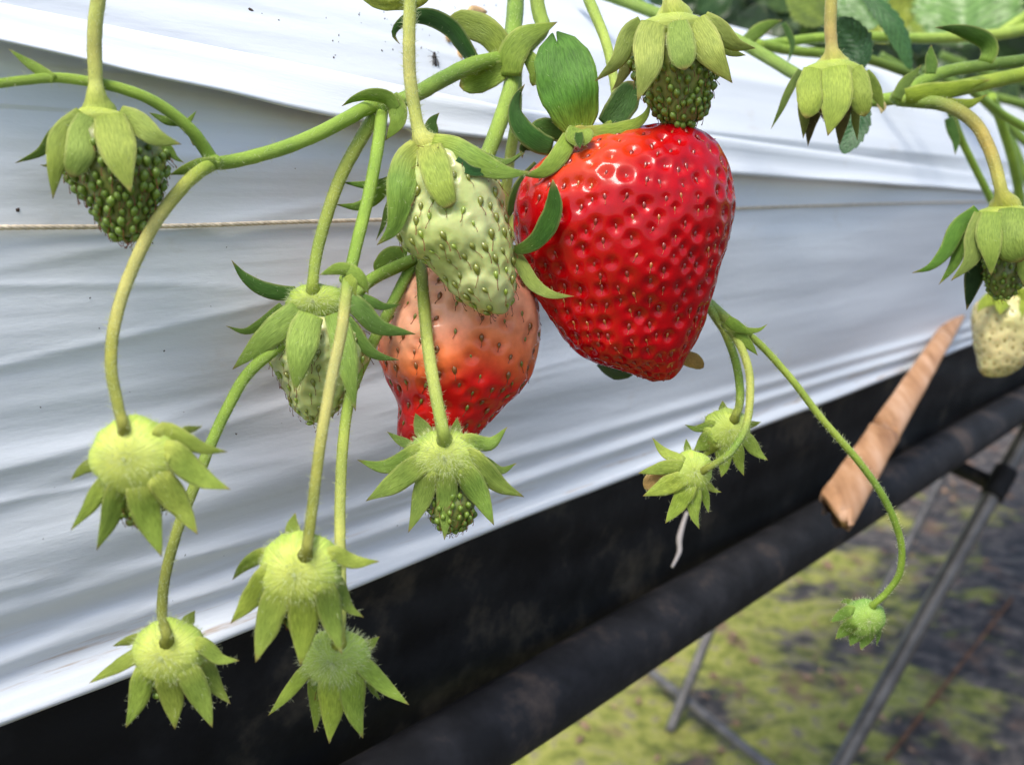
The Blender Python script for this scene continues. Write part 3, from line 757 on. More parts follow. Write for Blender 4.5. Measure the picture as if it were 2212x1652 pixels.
o = mesh_obj('dirt_specks', V, F, M_DIRT, smooth=False); o['kind'] = 'stuff'; o['label'] = 'tiny dark dirt specks sprinkled over the white film'; o['category'] = 'dirt'
M_HUSK = simple_mat('dry_husk', (0.55, 0.36, 0.17), 0.6, 0.4, 300, 0.4)
def husk(x, y, L, W, ang, lab):
    s, u, z = on_film(x, y); c0 = u + film_disp(s, z) + 0.0003; V = []; nr, nc = 10, 9
    for i in range(nr):
        t = i / (nr - 1) * 2 - 1
        for j in range(nc):
            v = j / (nc - 1) * 2 - 1
            w = W * math.sqrt(max(0.02, 1 - t * t)) * (1 - 0.25 * t)
            p, q = L * t, w * v; h = 0.7 * W * (1 - v * v) * (1 - t * t * 0.6) + 0.0006 * abs(t) + 0.0003 * mnoise.noise(Vector((t * 3, v * 3, x)))
            V.append(BED(np.array(s + p * math.cos(ang) - q * math.sin(ang)), np.array(c0 + h), np.array(z + p * math.sin(ang) + q * math.cos(ang))))
    o = mesh_obj('dry_husk', V, grid_faces(nr, nc), M_HUSK, origin=V[nr * nc // 2]); tag(o, lab, 'husk', 'dry husks on the film'); o.modifiers.new('thickness', 'SOLIDIFY').thickness = 0.0002
husk(1024, 27, 0.0048, 0.0020, 0.12, 'largest dry beige husk, near the top edge between stems')
husk(962, 80, 0.0022, 0.0014, 0.7, 'small round dry husk under the curled dark bract')
husk(986, 114, 0.0030, 0.0009, 1.65, 'narrow upright dry husk beside the left branch stem')

# gnat resting on the film
def gnat():
    s0, u0, z0 = on_film(932, 128); u0 += film_disp(s0, z0)
    b0 = BED(np.array(s0), np.array(u0), np.array(z0))
    root = thing('gnat', 'small black gnat sitting on the white film', 'insect', b0)
    mb = simple_mat('insect_body', (0.03, 0.022, 0.018), 0.35, 0.5); mw = simple_mat('insect_wing', (0.20, 0.18, 0.16), 0.3, 0.5)
    def q(p, r_, h): return BED(np.array(s0 + p), np.array(u0 + h), np.array(z0 + r_))
    V, F = [], []
    for (p, rr, L, W) in ((0, 0.0016, 0.0006, 0.0005), (0, 0.0005, 0.0009, 0.0008), (0.0003, -0.0015, 0.0017, 0.0006)):
        off = len(V)
        for i in range(8):
            t = i / 7 * math.pi
            for j in range(8):
                a = j * math.pi / 4; V.append(q(p + W * math.sin(t) * math.cos(a), rr + L * math.cos(t), 0.0007 + W * math.sin(t) * math.sin(a)))
        F += grid_faces(8, 8, True, off)
    mesh_obj('body', V, F, mb, root)
    for sg in (-1, 1):
        V = [q(sg * (0.0003 + 0.0009 * t + w * 0.0007), 0.0006 - 0.0032 * t + w * 0.0003, 0.0012 + 0.0002 * t) for t, w in ((0, 0), (.3, .7), (.7, 1), (1, .5), (.9, -.1), (.5, -.3))]
        o = mesh_obj('wing', V, [tuple(range(6))], mw, root)
        for k, (yy, ex, ey) in enumerate(((0.001, 0.0022, 0.0016), (0.0006, 0.0026, 0.0), (0.0002, 0.0024, -0.0018))):
            V = []
            for t in (0, .5, 1):
                c = np.array((sg * ex * t, yy + ey * t, 0.0008 + 0.0008 * math.sin(t * math.pi) - 0.0006 * t))
                for a in (0, 2.1, 4.2): V.append(q(c[0] + 0.00007 * math.cos(a), c[1] + 0.00007 * math.sin(a), c[2] + 0.00005 * math.sin(a + 1)))
            mesh_obj('leg', V, grid_faces(3, 3, True), mb, root)
gnat()

# ================================================================== STEMS
def pts_w(lst, z, r):
    """(x, y[, z]) list -> rows with depth and radius; z, r scalars or (start, end)"""
    n = len(lst); zz = np.linspace(z[0], z[1], n) if isinstance(z, tuple) else np.full(n, z)
    rr = np.linspace(r[0], r[1], n) if isinstance(r, tuple) else np.full(n, float(r))
    return [(p[0], p[1], p[2] if len(p) > 2 else zz[i], rr[i]) for i, p in enumerate(lst)]
def pt(x, y, z): return P(np.array(float(x)), np.array(float(y)), np.array(float(z)))

# left truss: main stem, its branches and bracts
tr = thing('fruit_truss', 'long green forked fruit stem branching across the white film to the left', 'plant stem', pt(1110, -20, .30))
stem(tr, pts_w([(1118, -60), (1114, 0), (1110, 50), (1104, 100), (1092, 135)], (.315, .285), 19), [(0.10, 0.17, 0.03), STG], hair=3)
stem(tr, pts_w([(1158, -60), (1160, 0), (1166, 35), (1172, 62), (1140, 100), (1100, 138)], (.30, .283), 16), [(0.20, 0.25, 0.04), STG], hair=2)
stem(tr, pts_w([(1100, 128), (1060, 132), (1015, 143), (960, 170), (900, 203), (845, 226), (815, 232)], (.283, .25), (18, 17)), [STG, (0.17, 0.27, 0.05), STG], hair=4)
stem(tr, pts_w([(830, 224), (790, 235), (740, 262), (690, 288), (620, 317), (550, 338), (490, 351), (455, 352)], (.25, .222), (16, 15)), [STG, (0.25, 0.37, 0.06), STG], hair=2)
stem(tr, pts_w([(462, 352), (440, 318), (420, 290), (392, 262), (355, 233), (310, 208), (250, 188), (185, 175), (120, 168), (50, 174), (-40, 186)], (.222, .20), (15, 10)), [GREEN, STG, STG, STG], hair=1)
stem(tr, pts_w([(430, 308), (421, 290)], .2205, 14.5), TAN, name='node_ring', cap=True)
# from the second node down
stem(tr, pts_w([(826, 228), (822, 270), (814, 330), (797, 420), (775, 510), (757, 585), (752, 604)], (.25, .225), (14, 13)), [STG, (0.24, 0.37, 0.06), STG], hair=2)
# from the first node down, behind the pale green berry
stem(tr, pts_w([(1108, 128), (1106, 180), (1085, 250), (1055, 330), (1020, 410), (960, 500), (905, 552), (890, 568)], (.283, .262), (19, 14)), [STG, (0.25, 0.36, 0.06), STG, DARK], hair=3)
stem(tr, pts_w([(1115, 150), (1114, 260), (1103, 330), (1092, 420), (1085, 480), (1090, 560), (1060, 600)], (.288, .29), (13, 10)), [STG, LIME, YEL, YEL], hair=3)
bk = dict(name='bract', hair=24)
blade(tr, .283, [(1088, 140), (1082, 105), (1050, 68), (1000, 48), (965, 50)], 62, (0.25, 0.31, 0.07), (0.2, 0.28, .05), dz=(0, -4, 14), prof=ROUND, cup=0.35, **bk)
blade(tr, .280, [(1022, 130), (1000, 95), (975, 62), (930, 38), (890, 38), (858, 58), (851, 78), (864, 96)], 46, DARK, DEEP, dz=(6, -10, -20, -6), cup=0.5, roll=(0.7, 0.5, 0.3, 0.0), nl=26, **bk)
blade(tr, .278, [(1100, 165), (1106, 120), (1130, 85), (1165, 66), (1204, 48)], 66, (0.23, 0.32, 0.06), (0.2, 0.28, .05), dz=(-6, -14, -4), cup=0.4, roll=0.3, **bk)
blade(tr, .278, [(1090, 148), (1055, 165), (1020, 178), (992, 186)], 56, (0.21, 0.30, 0.05), MID, dz=(-8, -14, -2), cup=-0.45, prof=ROUND, **bk)
blade(tr, .278, [(1130, 110), (1150, 135), (1158, 160), (1150, 186)], 34, MID, GREEN, dz=(-4, -8, 4), cup=0.4, prof=ROUND, **bk)
blade(tr, .279, [(1083, 112), (1092, 104), (1108, 96)], 20, (0.6, 0.33, 0.14), dz=(-2, -6), cup=0.2, name='dry_bract')
blade(tr, .246, [(858, 240), (838, 212), (800, 205), (765, 214), (738, 230)], 34, (0.22, 0.33, 0.07), GREEN, dz=(-14, -24, -14), cup=0.5, roll=0.5, **bk)
blade(tr, .246, [(845, 210), (858, 235), (858, 265), (832, 304)], 44, (0.22, 0.32, 0.07), GREEN, dz=(-10, -20, -8), cup=0.4, roll=-0.4, **bk)
blade(tr, .220, [(468, 352), (430, 360), (400, 368), (366, 378)], 36, MID, GREEN, dz=(-14, -20, -10), cup=0.5, roll=0.4, **bk)
blade(tr, .204, [(118, 172), (90, 155), (55, 132), (18, 106)], 24, MID, GREEN, dz=(-6, -10), cup=0.5, **bk)
blade(tr, .216, [(385, 266), (362, 262), (340, 252), (322, 244)], 18, (0.16, 0.26, 0.05), dz=(4, 10), cup=0.4, **bk)
blade(tr, .216, [(400, 268), (412, 256), (424, 240)], 10, MID, dz=(0, 0), cup=0.4, name='bract')
blade(tr, .222, [(765, 585), (735, 580), (712, 586), (690, 594)], 28, MID, GREEN, dz=(-14, -22, -14), cup=0.6, **bk)
blade(tr, .222, [(742, 580), (768, 592), (785, 612), (796, 636)], 32, MID, GREEN, dz=(-14, -22, -12), cup=0.5, **bk)
blade(tr, .222, [(752, 595), (760, 612), (764, 628), (770, 640)], 24, LIME, GREEN, dz=(-22, -26, -22), cup=0.5, name='bract')
blade(tr, .261, [(880, 548), (845, 552), (822, 575), (812, 590)], 40, (0.13, 0.22, 0.04), dz=(0, 6), cup=0.4, prof=ROUND, **bk)
dome(tr, .26, 898, 566, 22, 20, 16, (0.10, 0.16, 0.03), hair=60, name='node', hl=.0015)
dome(tr, .248, 832, 226, 26, 20, 18, (0.18, 0.29, 0.05), hair=50, name='node', hl=.0012)
dome(tr, .221, 456, 350, 22, 18, 16, (0.2, 0.32, 0.05), hair=20, name='node')
dome(tr, .284, 1100, 132, 26, 26, 20, (0.18, 0.28, 0.05), hair=60, name='node', hl=.0015)
dome(tr, .224, 753, 600, 20, 20, 16, (0.24, 0.36, 0.07), hair=60, name='node', hl=.0012)

# right truss: a long stem from behind the red berry and the stems on the right
t2 = thing('fruit_truss', 'thin green forked sprig coming out from behind the big red berry', 'plant stem', pt(1480, 600, .30))
stem(t2, pts_w([(1440, 560), (1500, 625), (1530, 656), (1572, 692), (1615, 722)], (.31, .27), (13, 12)), [STG, GREEN, LIME], hair=3)
blade(t2, .268, [(1588, 706), (1615, 714), (1640, 712), (1658, 700)], 14, MID, dz=(-6, -10), cup=0.4, name='bract')
blade(t2, .268, [(1590, 716), (1608, 735), (1622, 750), (1637, 768)], 24, MID, GREEN, dz=(-4, 2), cup=0.4, name='bract')
blade(t2, .268, [(1570, 690), (1590, 704), (1612, 716), (1626, 722)], 26, GREEN, MID, dz=(-10, -14), cup=0.6, name='bract', tipc=MID)

t3 = thing('fruit_truss', 'blurred green fruit stems forking on the right in front of the leaves', 'plant stem', pt(2280, 130, .42))
stem(t3, pts_w([(1250, -30), (1334, -3), (1420, 30), (1500, 55), (1575, 80), (1650, 120), (1720, 162), (1800, 202), (1880, 218), (1940, 212)], (.40, .34), (13, 14)), [(0.10, 0.17, 0.03), STG, (0.17, 0.26, 0.05), STG], hair=1)
stem(t3, pts_w([(2300, 108), (2212, 130), (2120, 142), (2041, 156), (1990, 178), (1940, 208)], (.36, .33), (13, 14)), [(0.09, 0.15, 0.03), (0.13, 0.2, 0.04), STG], hair=1)
stem(t3, pts_w([(2300, 140), (2212, 160), (2140, 176), (2075, 190), (2010, 202), (1955, 208)], (.35, .326), (14, 20)), [(0.2, 0.28, 0.03), (0.26, 0.33, 0.04), GREEN], hair=1)
blade(t3, .322, [(1955, 208), (2000, 200), (2050, 195), (2110, 180), (2140, 172)], 40, (0.27, 0.35, 0.04), GREEN, dz=(-10, -20, -6), cup=0.6, name='bract', hair=10)
blade(t3, .325, [(2010, 222), (2060, 228), (2100, 222), (2132, 205)], 30, (0.27, 0.34, 0.05), GREEN, dz=(10, 10), cup=0.4, name='bract', tipc=PINKISH)
blade(t3, .325, [(1935, 215), (1955, 180), (1975, 160), (1990, 140)], 26, (0.13, 0.2, 0.04), dz=(-10, -6), cup=0.5, name='bract', hair=10)
blade(t3, .325, [(2010, 160), (2012, 140), (2010, 120), (2012, 97)], 26, (0.11, 0.2, 0.04), dz=(-10, -6), cup=0.4, name='bract', hair=10)
blade(t3, .330, [(2128, 135), (2138, 112), (2128, 88), (2090, 70), (2055, 62), (2020, 60)], 38, (0.07, 0.15, 0.03), DARK, dz=(-8, -14, -18), cup=0.5, roll=0.3, name='bract', base_col=GREEN, hair=10)
blade(t3, .325, [(1900, 222), (1906, 232), (1903, 246)], 18, (0.55, 0.45, 0.32), dz=(0, 0), cup=0.3, name='dry_bract')
stem(t3, pts_w([(2300, 40), (2212, 64), (2160, 74), (2108, 78), (2040, 82), (1975, 83), (1875, 80), (1775, 82), (1690, 92), (1625, 100)], (.5, .42), (13, 10)), [GREEN, LIME, MID, STG, STG])
stem(t3, pts_w([(1640, 96), (1700, 108), (1775, 116), (1860, 125), (1940, 150), (2000, 175)], (.42, .46), (11, 10)), [STG, (0.15, 0.22, 0.04), (0.10, 0.16, 0.03)])
stem(t3, pts_w([(2212, 56), (2160, 74), (2240, 20)], .5, 11), [GREEN, LIME, GREEN])
blade(t3, .41, [(1612, 88), (1640, 66), (1665, 52), (1690, 44)], 30, (0.15, 0.24, 0.04), dz=(-6, 0), cup=0.4, name='bract')
blade(t3, .41, [(1692, 50), (1705, 75), (1712, 100), (1700, 140)], 14, (0.08, 0.16, 0.05), dz=(-6, 0), cup=0.4, name='bract')
stem(t3, pts_w([(2040, 215), (2058, 253), (2078, 305), (2110, 370), (2145, 440)], (.40, .43), (8, 8)), [GREEN, STG, GREEN])
stem(t3, pts_w([(2140, 210), (2161, 260), (2188, 350), (2202, 430), (2205, 520)], (.45, .5), (11, 9)), [STG, (0.14, 0.22, 0.04)])
stem(t3, pts_w([(2090, 190), (2125, 216), (2170, 250), (2230, 285)], (.42, .45), 9), [STG, GREEN])
blade(t3, .405, [(2050, 255), (2058, 280), (2065, 305), (2063, 335)], 24, (0.07, 0.15, 0.04), dz=(0, 0), cup=0.3, name='bract')
dome(t3, .328, 1945, 210, 22, 18, 16, (0.16, 0.25, 0.05), hair=40, name='node')

# ================================================================== BERRIES
SD_RED = [seed_mesh('red', [M_SEED_RED, M_STYLE_GOLD], .00165, .00095, .0006, .0010, i) for i in range(4)]
SD_GOLD = [seed_mesh('gold', [M_SEED_GOLD, M_STYLE_GOLD], .0015, .00085, .0006, .0013, i) for i in range(4)]
SD_BR = [seed_mesh('brown', [M_SEED_BROWN, M_STYLE], .0022, .00135, .0010, .0016, i) for i in range(4)]
SD_OLP = [seed_mesh('olivep', [M_SEED_OLIVE, M_STYLE], .0017, .00095, .0008, .0016, i) for i in range(4)]
SD_OL = [seed_mesh('olive', [M_SEED_OLIVE, M_STYLE], .0023, .0014, .0012, .0025, i) for i in range(5)]
SD_LM = [seed_mesh('lime', [M_SEED_LIME, M_STYLE], .0018, .0010, .0010, .0024, i) for i in range(4)]
SD_DK = [seed_mesh('dark', [M_SEED_DARK, M_STYLE], .0021, .00165, .0017, .0019, i) for i in range(5)]
SD_TAN = [seed_mesh('tan', [M_SEED_TAN, M_SEED_TAN], .0024, .0015, .0008, 0, i) for i in range(2)]

# ---- the ripe red berry
rr = thing('strawberry', 'big glossy ripe red strawberry, largest fruit in the middle', 'strawberry', pt(1262, 290, .262), 'strawberries hanging from the bed')
def c_red(V, T, ph, t, p, dist):
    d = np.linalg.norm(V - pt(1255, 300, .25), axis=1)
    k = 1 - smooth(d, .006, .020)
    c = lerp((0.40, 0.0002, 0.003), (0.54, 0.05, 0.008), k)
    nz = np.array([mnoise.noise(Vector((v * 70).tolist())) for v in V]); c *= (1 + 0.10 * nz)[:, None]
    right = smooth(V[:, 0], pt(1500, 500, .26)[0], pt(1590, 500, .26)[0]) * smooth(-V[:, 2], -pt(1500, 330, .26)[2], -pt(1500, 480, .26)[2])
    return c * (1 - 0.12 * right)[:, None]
RR = [(268, 1430, 1450), (276, 1375, 1488), (290, 1322, 1510), (306, 1270, 1532), (325, 1228, 1548), (347, 1188, 1561), (372, 1152, 1572), (400, 1128, 1580), (450, 1108, 1587),
      (500, 1105, 1580), (550, 1114, 1567), (600, 1132, 1552), (650, 1165, 1536), (700, 1203, 1516), (740, 1226, 1500), (770, 1262, 1486), (790, 1312, 1478), (806, 1365, 1468), (822, 1420, 1446)]
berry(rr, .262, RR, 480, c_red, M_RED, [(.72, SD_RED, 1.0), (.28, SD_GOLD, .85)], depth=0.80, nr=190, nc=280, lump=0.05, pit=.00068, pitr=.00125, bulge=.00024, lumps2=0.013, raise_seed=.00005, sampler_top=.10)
s_ = dict(hair=10)
stem(rr, pts_w([(1256, -50), (1272, 0), (1304, 77), (1322, 150), (1331, 225), (1322, 262), (1290, 284), (1262, 290)], (.295, .262), (13, 7)), [GREEN, LIME, LIME, GREEN], name='pedicel', hair=3)
blade(rr, .262, [(1250, 285), (1236, 220), (1220, 160), (1208, 110), (1198, 70)], 132, (0.085, 0.21, 0.030), (0.12, 0.2, .05), dz=(-14, -30, -20, 6), prof=[(0, .42), (.12, .70), (.35, .97), (.55, 1), (.75, .88), (.9, .60), (1, .12)], cup=0.25, nl=30, nw=17, notch=26, base_col=(0.26, 0.36, 0.06), rim=.12, tipc=None or (0.05, 0.12, 0.02), wav=.07, hair=40)
blade(rr, .258, [(1192, 318), (1160, 305), (1130, 280), (1113, 245), (1116, 212), (1134, 182)], 50, (0.04, 0.115, 0.022), (0.22, 0.3, .07), dz=(-10, -26, -22, -8), cup=0.45, roll=(-0.2, -.4, -.6), nl=26, hair=14)
blade(rr, .266, [(1222, 296), (1195, 282), (1168, 278), (1146, 290)], 46, (0.07, 0.16, 0.03), dz=(4, 14), prof=ROUND, cup=0.3, **s_)
blade(rr, .255, [(1246, 288), (1285, 288), (1330, 282), (1372, 268), (1396, 246), (1405, 216)], 40, (0.26, 0.34, 0.06), (0.10, .17, .03), dz=(-26, -34, -34, -22), cup=0.5, roll=(.5, .5, .2), base_col=(0.36, 0.30, 0.08), nl=24, **s_)
blade(rr, .268, [(1310, 272), (1335, 240), (1356, 205), (1372, 176)], 66, (0.06, 0.15, 0.04), dz=(6, 10), prof=ROUND, cup=-0.3, **s_)
blade(rr, .250, [(1232, 292), (1215, 325), (1192, 355), (1165, 374), (1122, 378)], 42, (0.24, 0.34, 0.06), GREEN, dz=(-20, -44, -40, -20), cup=0.5, roll=(-.2, -.3, .2), nl=24, **s_)
blade(rr, .250, [(1248, 278), (1240, 296), (1246, 318)], 40, (0.30, 0.40, 0.09), GREEN, dz=(-24, -40, -44), cup=0.3, **s_)
blade(rr, .249, [(1262, 280), (1264, 298), (1260, 316)], 36, (0.32, 0.41, 0.10), GREEN, dz=(-24, -40, -44), cup=0.3, **s_)
blade(rr, .247, [(1250, 286), (1251, 302), (1253, 322)], 20, (0.06, 0.13, 0.025), dz=(-30, -42, -46), cup=-0.3, **s_)
blade(rr, .266, [(1180, 320), (1150, 312), (1130, 320), (1128, 342)], 34, DARK, dz=(0, 12), cup=0.4, roll=.5, **s_)
blade(rr, .27, [(1165, 360), (1135, 395), (1112, 430), (1094, 480)], 42, (0.06, 0.13, 0.025), DARK, dz=(0, 8), cup=0.4, roll=.4, **s_)
dome(rr, .260, 1252, 290, 26, 18, 22, (0.40, 0.33, 0.10), hair=20, name='calyx_cup')
stem(rr, pts_w([(1300, 780), (1318, 800), (1335, 806), (1356, 800), (1372, 780)], .30, (14, 15)), (0.05, 0.09, 0.03), name='young_bud', bump=.3)
blade(rr, .272, [(1462, 762), (1480, 772), (1500, 780), (1520, 794)], 34, (0.40, 0.25, 0.10), dz=(0, 6), cup=0.3, name='dry_petal', prof=ROUND, tipc=BROWN)

# ---- half ripe berry
pk = thing('strawberry', 'half ripe strawberry, pale orange above and red below', 'strawberry', pt(1040, 575, .285), 'strawberries hanging from the bed')
def c_pink(V, T, ph, t, p, dist):
    h = (V - pt(990, 760, .262)) @ AU / (.262 * SC / FOC)       # layout units above middle
    x = (V - pt(990, 760, .262)) @ AX / (.262 * SC / FOC)
    nz = np.array([mnoise.noise(Vector((v * 60).tolist())) for v in V])
    k = smooth(h + 75 * nz - 0.10 * np.abs(x), -80, 15); k2 = smooth(h + 60 * nz, -20, 90)
    c = lerp((0.62, 0.010, 0.008), (0.90, 0.22, 0.06), k); c = c * (1 - k2)[:, None] + np.array((0.95, 0.48, 0.30))[None] * k2[:, None]
    side = smooth(np.abs(x), 90, 165); c = c * (1 - .55 * side * k2)[:, None] + np.array((0.88, 0.36, 0.22))[None] * (.55 * side * k2)[:, None]
    pit = np.exp(-(dist / .0011) ** 2) * .4
    return c * (1 - pit)[:, None] + np.array((0.50, 0.05, 0.015))[None] * pit[:, None]
QR = [(562, 985, 1035), (572, 925, 1085), (595, 881, 1130), (619, 864, 1150), (650, 848, 1160), (693, 829, 1163), (722, 816, 1162), (766, 818, 1157), (810, 832, 1143), (850, 850, 1112), (876, 859, 1086), (913, 861, 1058), (937, 864, 1034), (958, 872, 1000), (972, 905, 960)]
berry(pk, .268, QR, 185, c_pink, M_RED, [(.55, SD_BR, .85), (.45, SD_OLP, .85)], depth=0.82, nr=140, nc=210, lump=0.06, pit=.00060, pitr=.0014, bulge=.00025, lumps2=0.008, raise_seed=.0001)
stem(pk, pts_w([(1110, 470), (1100, 520), (1075, 555), (1050, 572), (1020, 578)], (.292, .272), 10), [YEL, GREEN], name='pedicel')
blade(pk, .243, [(1102, 540), (1130, 536), (1160, 518), (1185, 480), (1197, 440), (1194, 388)], 48, (0.05, 0.13, 0.025), (0.2, .3, .07), dz=(12, -20, -40, -50), cup=0.35, roll=(0.2, .3, .3), nl=26, base_col=(0.12, 0.2, 0.03), prof=[(0, .3), (.25, .75), (.5, 1), (.75, .8), (.9, .42), (1, .03)], hair=10)
blade(pk, .245, [(1108, 540), (1128, 575), (1152, 612), (1190, 636), (1240, 640)], 34, (0.26, 0.32, 0.09), GREEN, dz=(10, -20, -46, -50), cup=0.4, roll=(.4, .3, .4), nl=22, hair=14)
blade(pk, .258, [(1090, 545), (1110, 555), (1122, 575), (1128, 590)], 34, (0.07, 0.12, 0.03), dz=(0, 0), cup=0.3)
dome(pk, .268, 1060, 568, 46, 18, 34, (0.14, 0.2, 0.05), hair=0)

# ---- pale green berry in front
gb = thing('strawberry', 'pale green unripe strawberry with olive seeds, overlapping the half ripe one', 'strawberry', pt(908, 310, .238), 'strawberries hanging from the bed')
def c_green(V, T, ph, t, p, dist):
    nz = np.array([mnoise.noise(Vector((v * 90).tolist())) for v in V])
    return lerp((0.49, 0.53, 0.22), (0.43, 0.50, 0.16), smooth(nz, -.4, .4))
GR = [(322, 930, 990), (332, 902, 1030), (350, 885, 1058), (380, 870, 1075), (420, 860, 1087), (478, 855, 1096), (511, 858, 1104), (542, 878, 1108), (565, 912, 1111), (590, 942, 1113), (631, 974, 1113), (660, 1012, 1104), (679, 1062, 1084)]
berry(gb, .240, GR, 150, c_green, M_PALE, [(.68, SD_OL, 1), (.32, SD_LM, 1)], depth=0.85, nr=150, nc=220, lump=0.04, pit=.00040, pitr=.0013, bulge=.00022, lumps2=0.007, raise_seed=.0001, sampler_top=.06)
stem(gb, pts_w([(880, -50), (886, 0), (884, 60), (884, 120), (886, 170), (893, 220), (900, 262)], .238, (14, 14)) + [(906, 284, .238, 17), (911, 298, .238, 23), (920, 311, .239, 30), (932, 328, .242, 28)], [(0.30, 0.36, 0.07), YEL, TAN, YEL, (0.48, 0.47, 0.16)], name='pedicel', hair=14, hl=.0010)
dome(gb, .241, 938, 336, 60, 30, 50, (0.38, 0.42, 0.12), hair=60, hl=.0016)
q = dict(hair=46)
blade(gb, .240, [(905, 322), (880, 350), (866, 410), (862, 455), (848, 495), (814, 530)], 68, (0.22, 0.35, 0.08), (0.07, .16, .03), dz=(-40, -80, -92, -80, -60), cup=0.4, nl=26, nw=13, base_col=YEL, wav=.12, hair=150)
blade(gb, .240, [(926, 318), (938, 355), (950, 395), (962, 425), (974, 448)], 68, (0.36, 0.44, 0.11), GREEN, dz=(-70, -116, -124, -114), prof=[(0, .8), (.3, 1), (.6, .88), (.85, .66), (.95, .5), (1, .1)], cup=0.3, nl=22, base_col=YEL, rim=.5, **q)
blade(gb, .240, [(935, 312), (978, 322), (1020, 345), (1065, 366), (1105, 374), (1150, 372)], 58, (0.24, 0.36, 0.08), (0.05, .14, .03), dz=(-44, -84, -80, -60), cup=0.5, roll=(.1, .2, .5), nl=26, nw=11, base_col=(0.35, 0.42, 0.1), hair=90)
blade(gb, .240, [(985, 345), (1015, 368), (1045, 372), (1080, 364)], 22, (0.035, 0.12, 0.04), dz=(-86, -92, -70), cup=-0.3, name='sepal')
blade(gb, .243, [(1020, 322), (1060, 345), (1095, 350), (1134, 330)], 22, (0.15, 0.25, 0.06), DARK, dz=(-20, -16), cup=0.4, roll=.4, **q)
blade(gb, .243, [(1050, 345), (1085, 352), (1110, 342), (1128, 326)], 14, (0.2, 0.3, 0.08), DARK, dz=(-24, -22), cup=0.4, roll=.4)
blade(gb, .246, [(862, 378), (830, 396), (790, 400), (738, 394)], 24, (0.16, 0.29, 0.06), dz=(-10, 6), cup=0.4, roll=.3, **q)
blade(gb, .246, [(862, 385), (830, 405), (804, 432), (770, 446), (724, 442)], 32, (0.19, 0.31, 0.07), dz=(-24, -6), cup=0.4, roll=.3, **q)
blade(gb, .244, [(850, 420), (838, 450), (828, 485), (812, 520)], 15, (0.14, 0.22, 0.06), dz=(-10, -10), cup=0.3)
blade(gb, .252, [(922, 318), (930, 285), (934, 262), (949, 244)], 36, (0.08, 0.17, 0.035), dz=(10, 16), cup=0.3, **s_)

# ---- upper left dark green berry
tl_ = thing('strawberry', 'immature dark green strawberry with pale calyx, upper left by the twine', 'strawberry', pt(206, 200, .205), 'strawberries hanging from the bed')
def c_dark(V, T, ph, t, p, dist):
    k = smooth(dist, .0003, .0014); nz = np.array([mnoise.noise(Vector((v * 120).tolist())) for v in V])
    return lerp((0.09, 0.14, 0.02), (0.19, 0.22, 0.05), k) * (1 + .2 * nz)[:, None]
HR = [(262, 205, 250), (275, 165, 300), (300, 140, 335), (335, 140, 353), (380, 152, 350), (420, 178, 338), (450, 203, 326), (480, 224, 314), (505, 242, 302), (516, 262, 284)]
berry(tl_, .208, HR, 170, c_dark, M_PALE, sampler_top=.33, seeds= [(1, SD_DK, .98)], depth=0.9, nr=80, nc=120, lump=0.05, pit=.0002, pitr=.0012, raise_seed=.0002, lumps2=.01)
stem(tl_, pts_w([(214, -50), (212, 0), (206, 50), (204, 100), (206, 150), (207, 180)], .205, (16, 15)) + [(208, 202, .205, 20), (211, 221, .206, 28), (214, 237, .207, 36), (215, 256, .209, 34)], [(0.40, 0.37, 0.11), YEL, (0.38, 0.36, 0.11), YEL, LIME], name='pedicel', hair=3)
dome(tl_, .208, 216, 270, 72, 36, 62, (0.38, 0.43, 0.11), hair=40, hl=.001)
p2 = dict(hair=20)
blade(tl_, .207, [(158, 255), (118, 290), (88, 328), (32, 353)], 28, (0.15, 0.24, 0.05), dz=(-6, 10), cup=0.4, roll=.4, **p2)
blade(tl_, .207, [(182, 250), (140, 290), (122, 350), (114, 430)], 52, (0.33, 0.40, 0.10), GREEN, dz=(-60, -100, -90), cup=0.4, **p2)
blade(tl_, .207, [(190, 252), (176, 290), (172, 335), (152, 383)], 58, (0.30, 0.39, 0.11), GREEN, dz=(-62, -106, -106), cup=0.35, prof=ROUND, **p2)
blade(tl_, .207, [(236, 250), (248, 295), (260, 345), (283, 416)], 78, (0.36, 0.42, 0.11), GREEN, dz=(-60, -104, -104), cup=0.35, **p2)
blade(tl_, .207, [(258, 248), (300, 268), (335, 296), (392, 312)], 52, (0.31, 0.38, 0.11), GREEN, dz=(-30, -66, -60), cup=0.4, **p2)
blade(tl_, .21, [(330, 300), (360, 318), (378, 340), (398, 352)], 22, (0.15, 0.24, 0.05), dz=(0, 10), cup=0.3)
blade(tl_, .21, [(140, 330), (115, 350), (100, 358), (86, 356)], 14, (0.2, 0.22, 0.08), dz=(10, 10), cup=0.3)

# ---- upper right dark green berry above the red one
ur = thing('strawberry', 'immature dark green strawberry just above the big red one', 'strawberry', pt(1450, 0, .25), 'strawberries hanging from the bed')
IR = [(80, 1430, 1480), (100, 1375, 1535), (130, 1362, 1546), (163, 1374, 1545), (206, 1398, 1530), (243, 1420, 1515), (262, 1438, 1498), (272, 1455, 1480)]
berry(ur, .252, IR, 160, c_dark, M_PALE, sampler_top=.33, seeds= [(1, SD_DK, .98)], depth=0.9, nr=80, nc=120, lump=0.05, pit=.0002, pitr=.0012, raise_seed=.0002, lumps2=.01)
stem(ur, pts_w([(1440, -60), (1446, -20)], .25, 15) + [(1450, 4, .25, 20), (1453, 20, .251, 30), (1455, 38, .253, 42), (1455, 58, .254, 40)], [YEL, YEL, LIME], name='pedicel', hair=4)
dome(ur, .253, 1455, 74, 84, 38, 70, (0.38, 0.43, 0.12), (0.33, .40, .10), hair=40, hl=.0012)
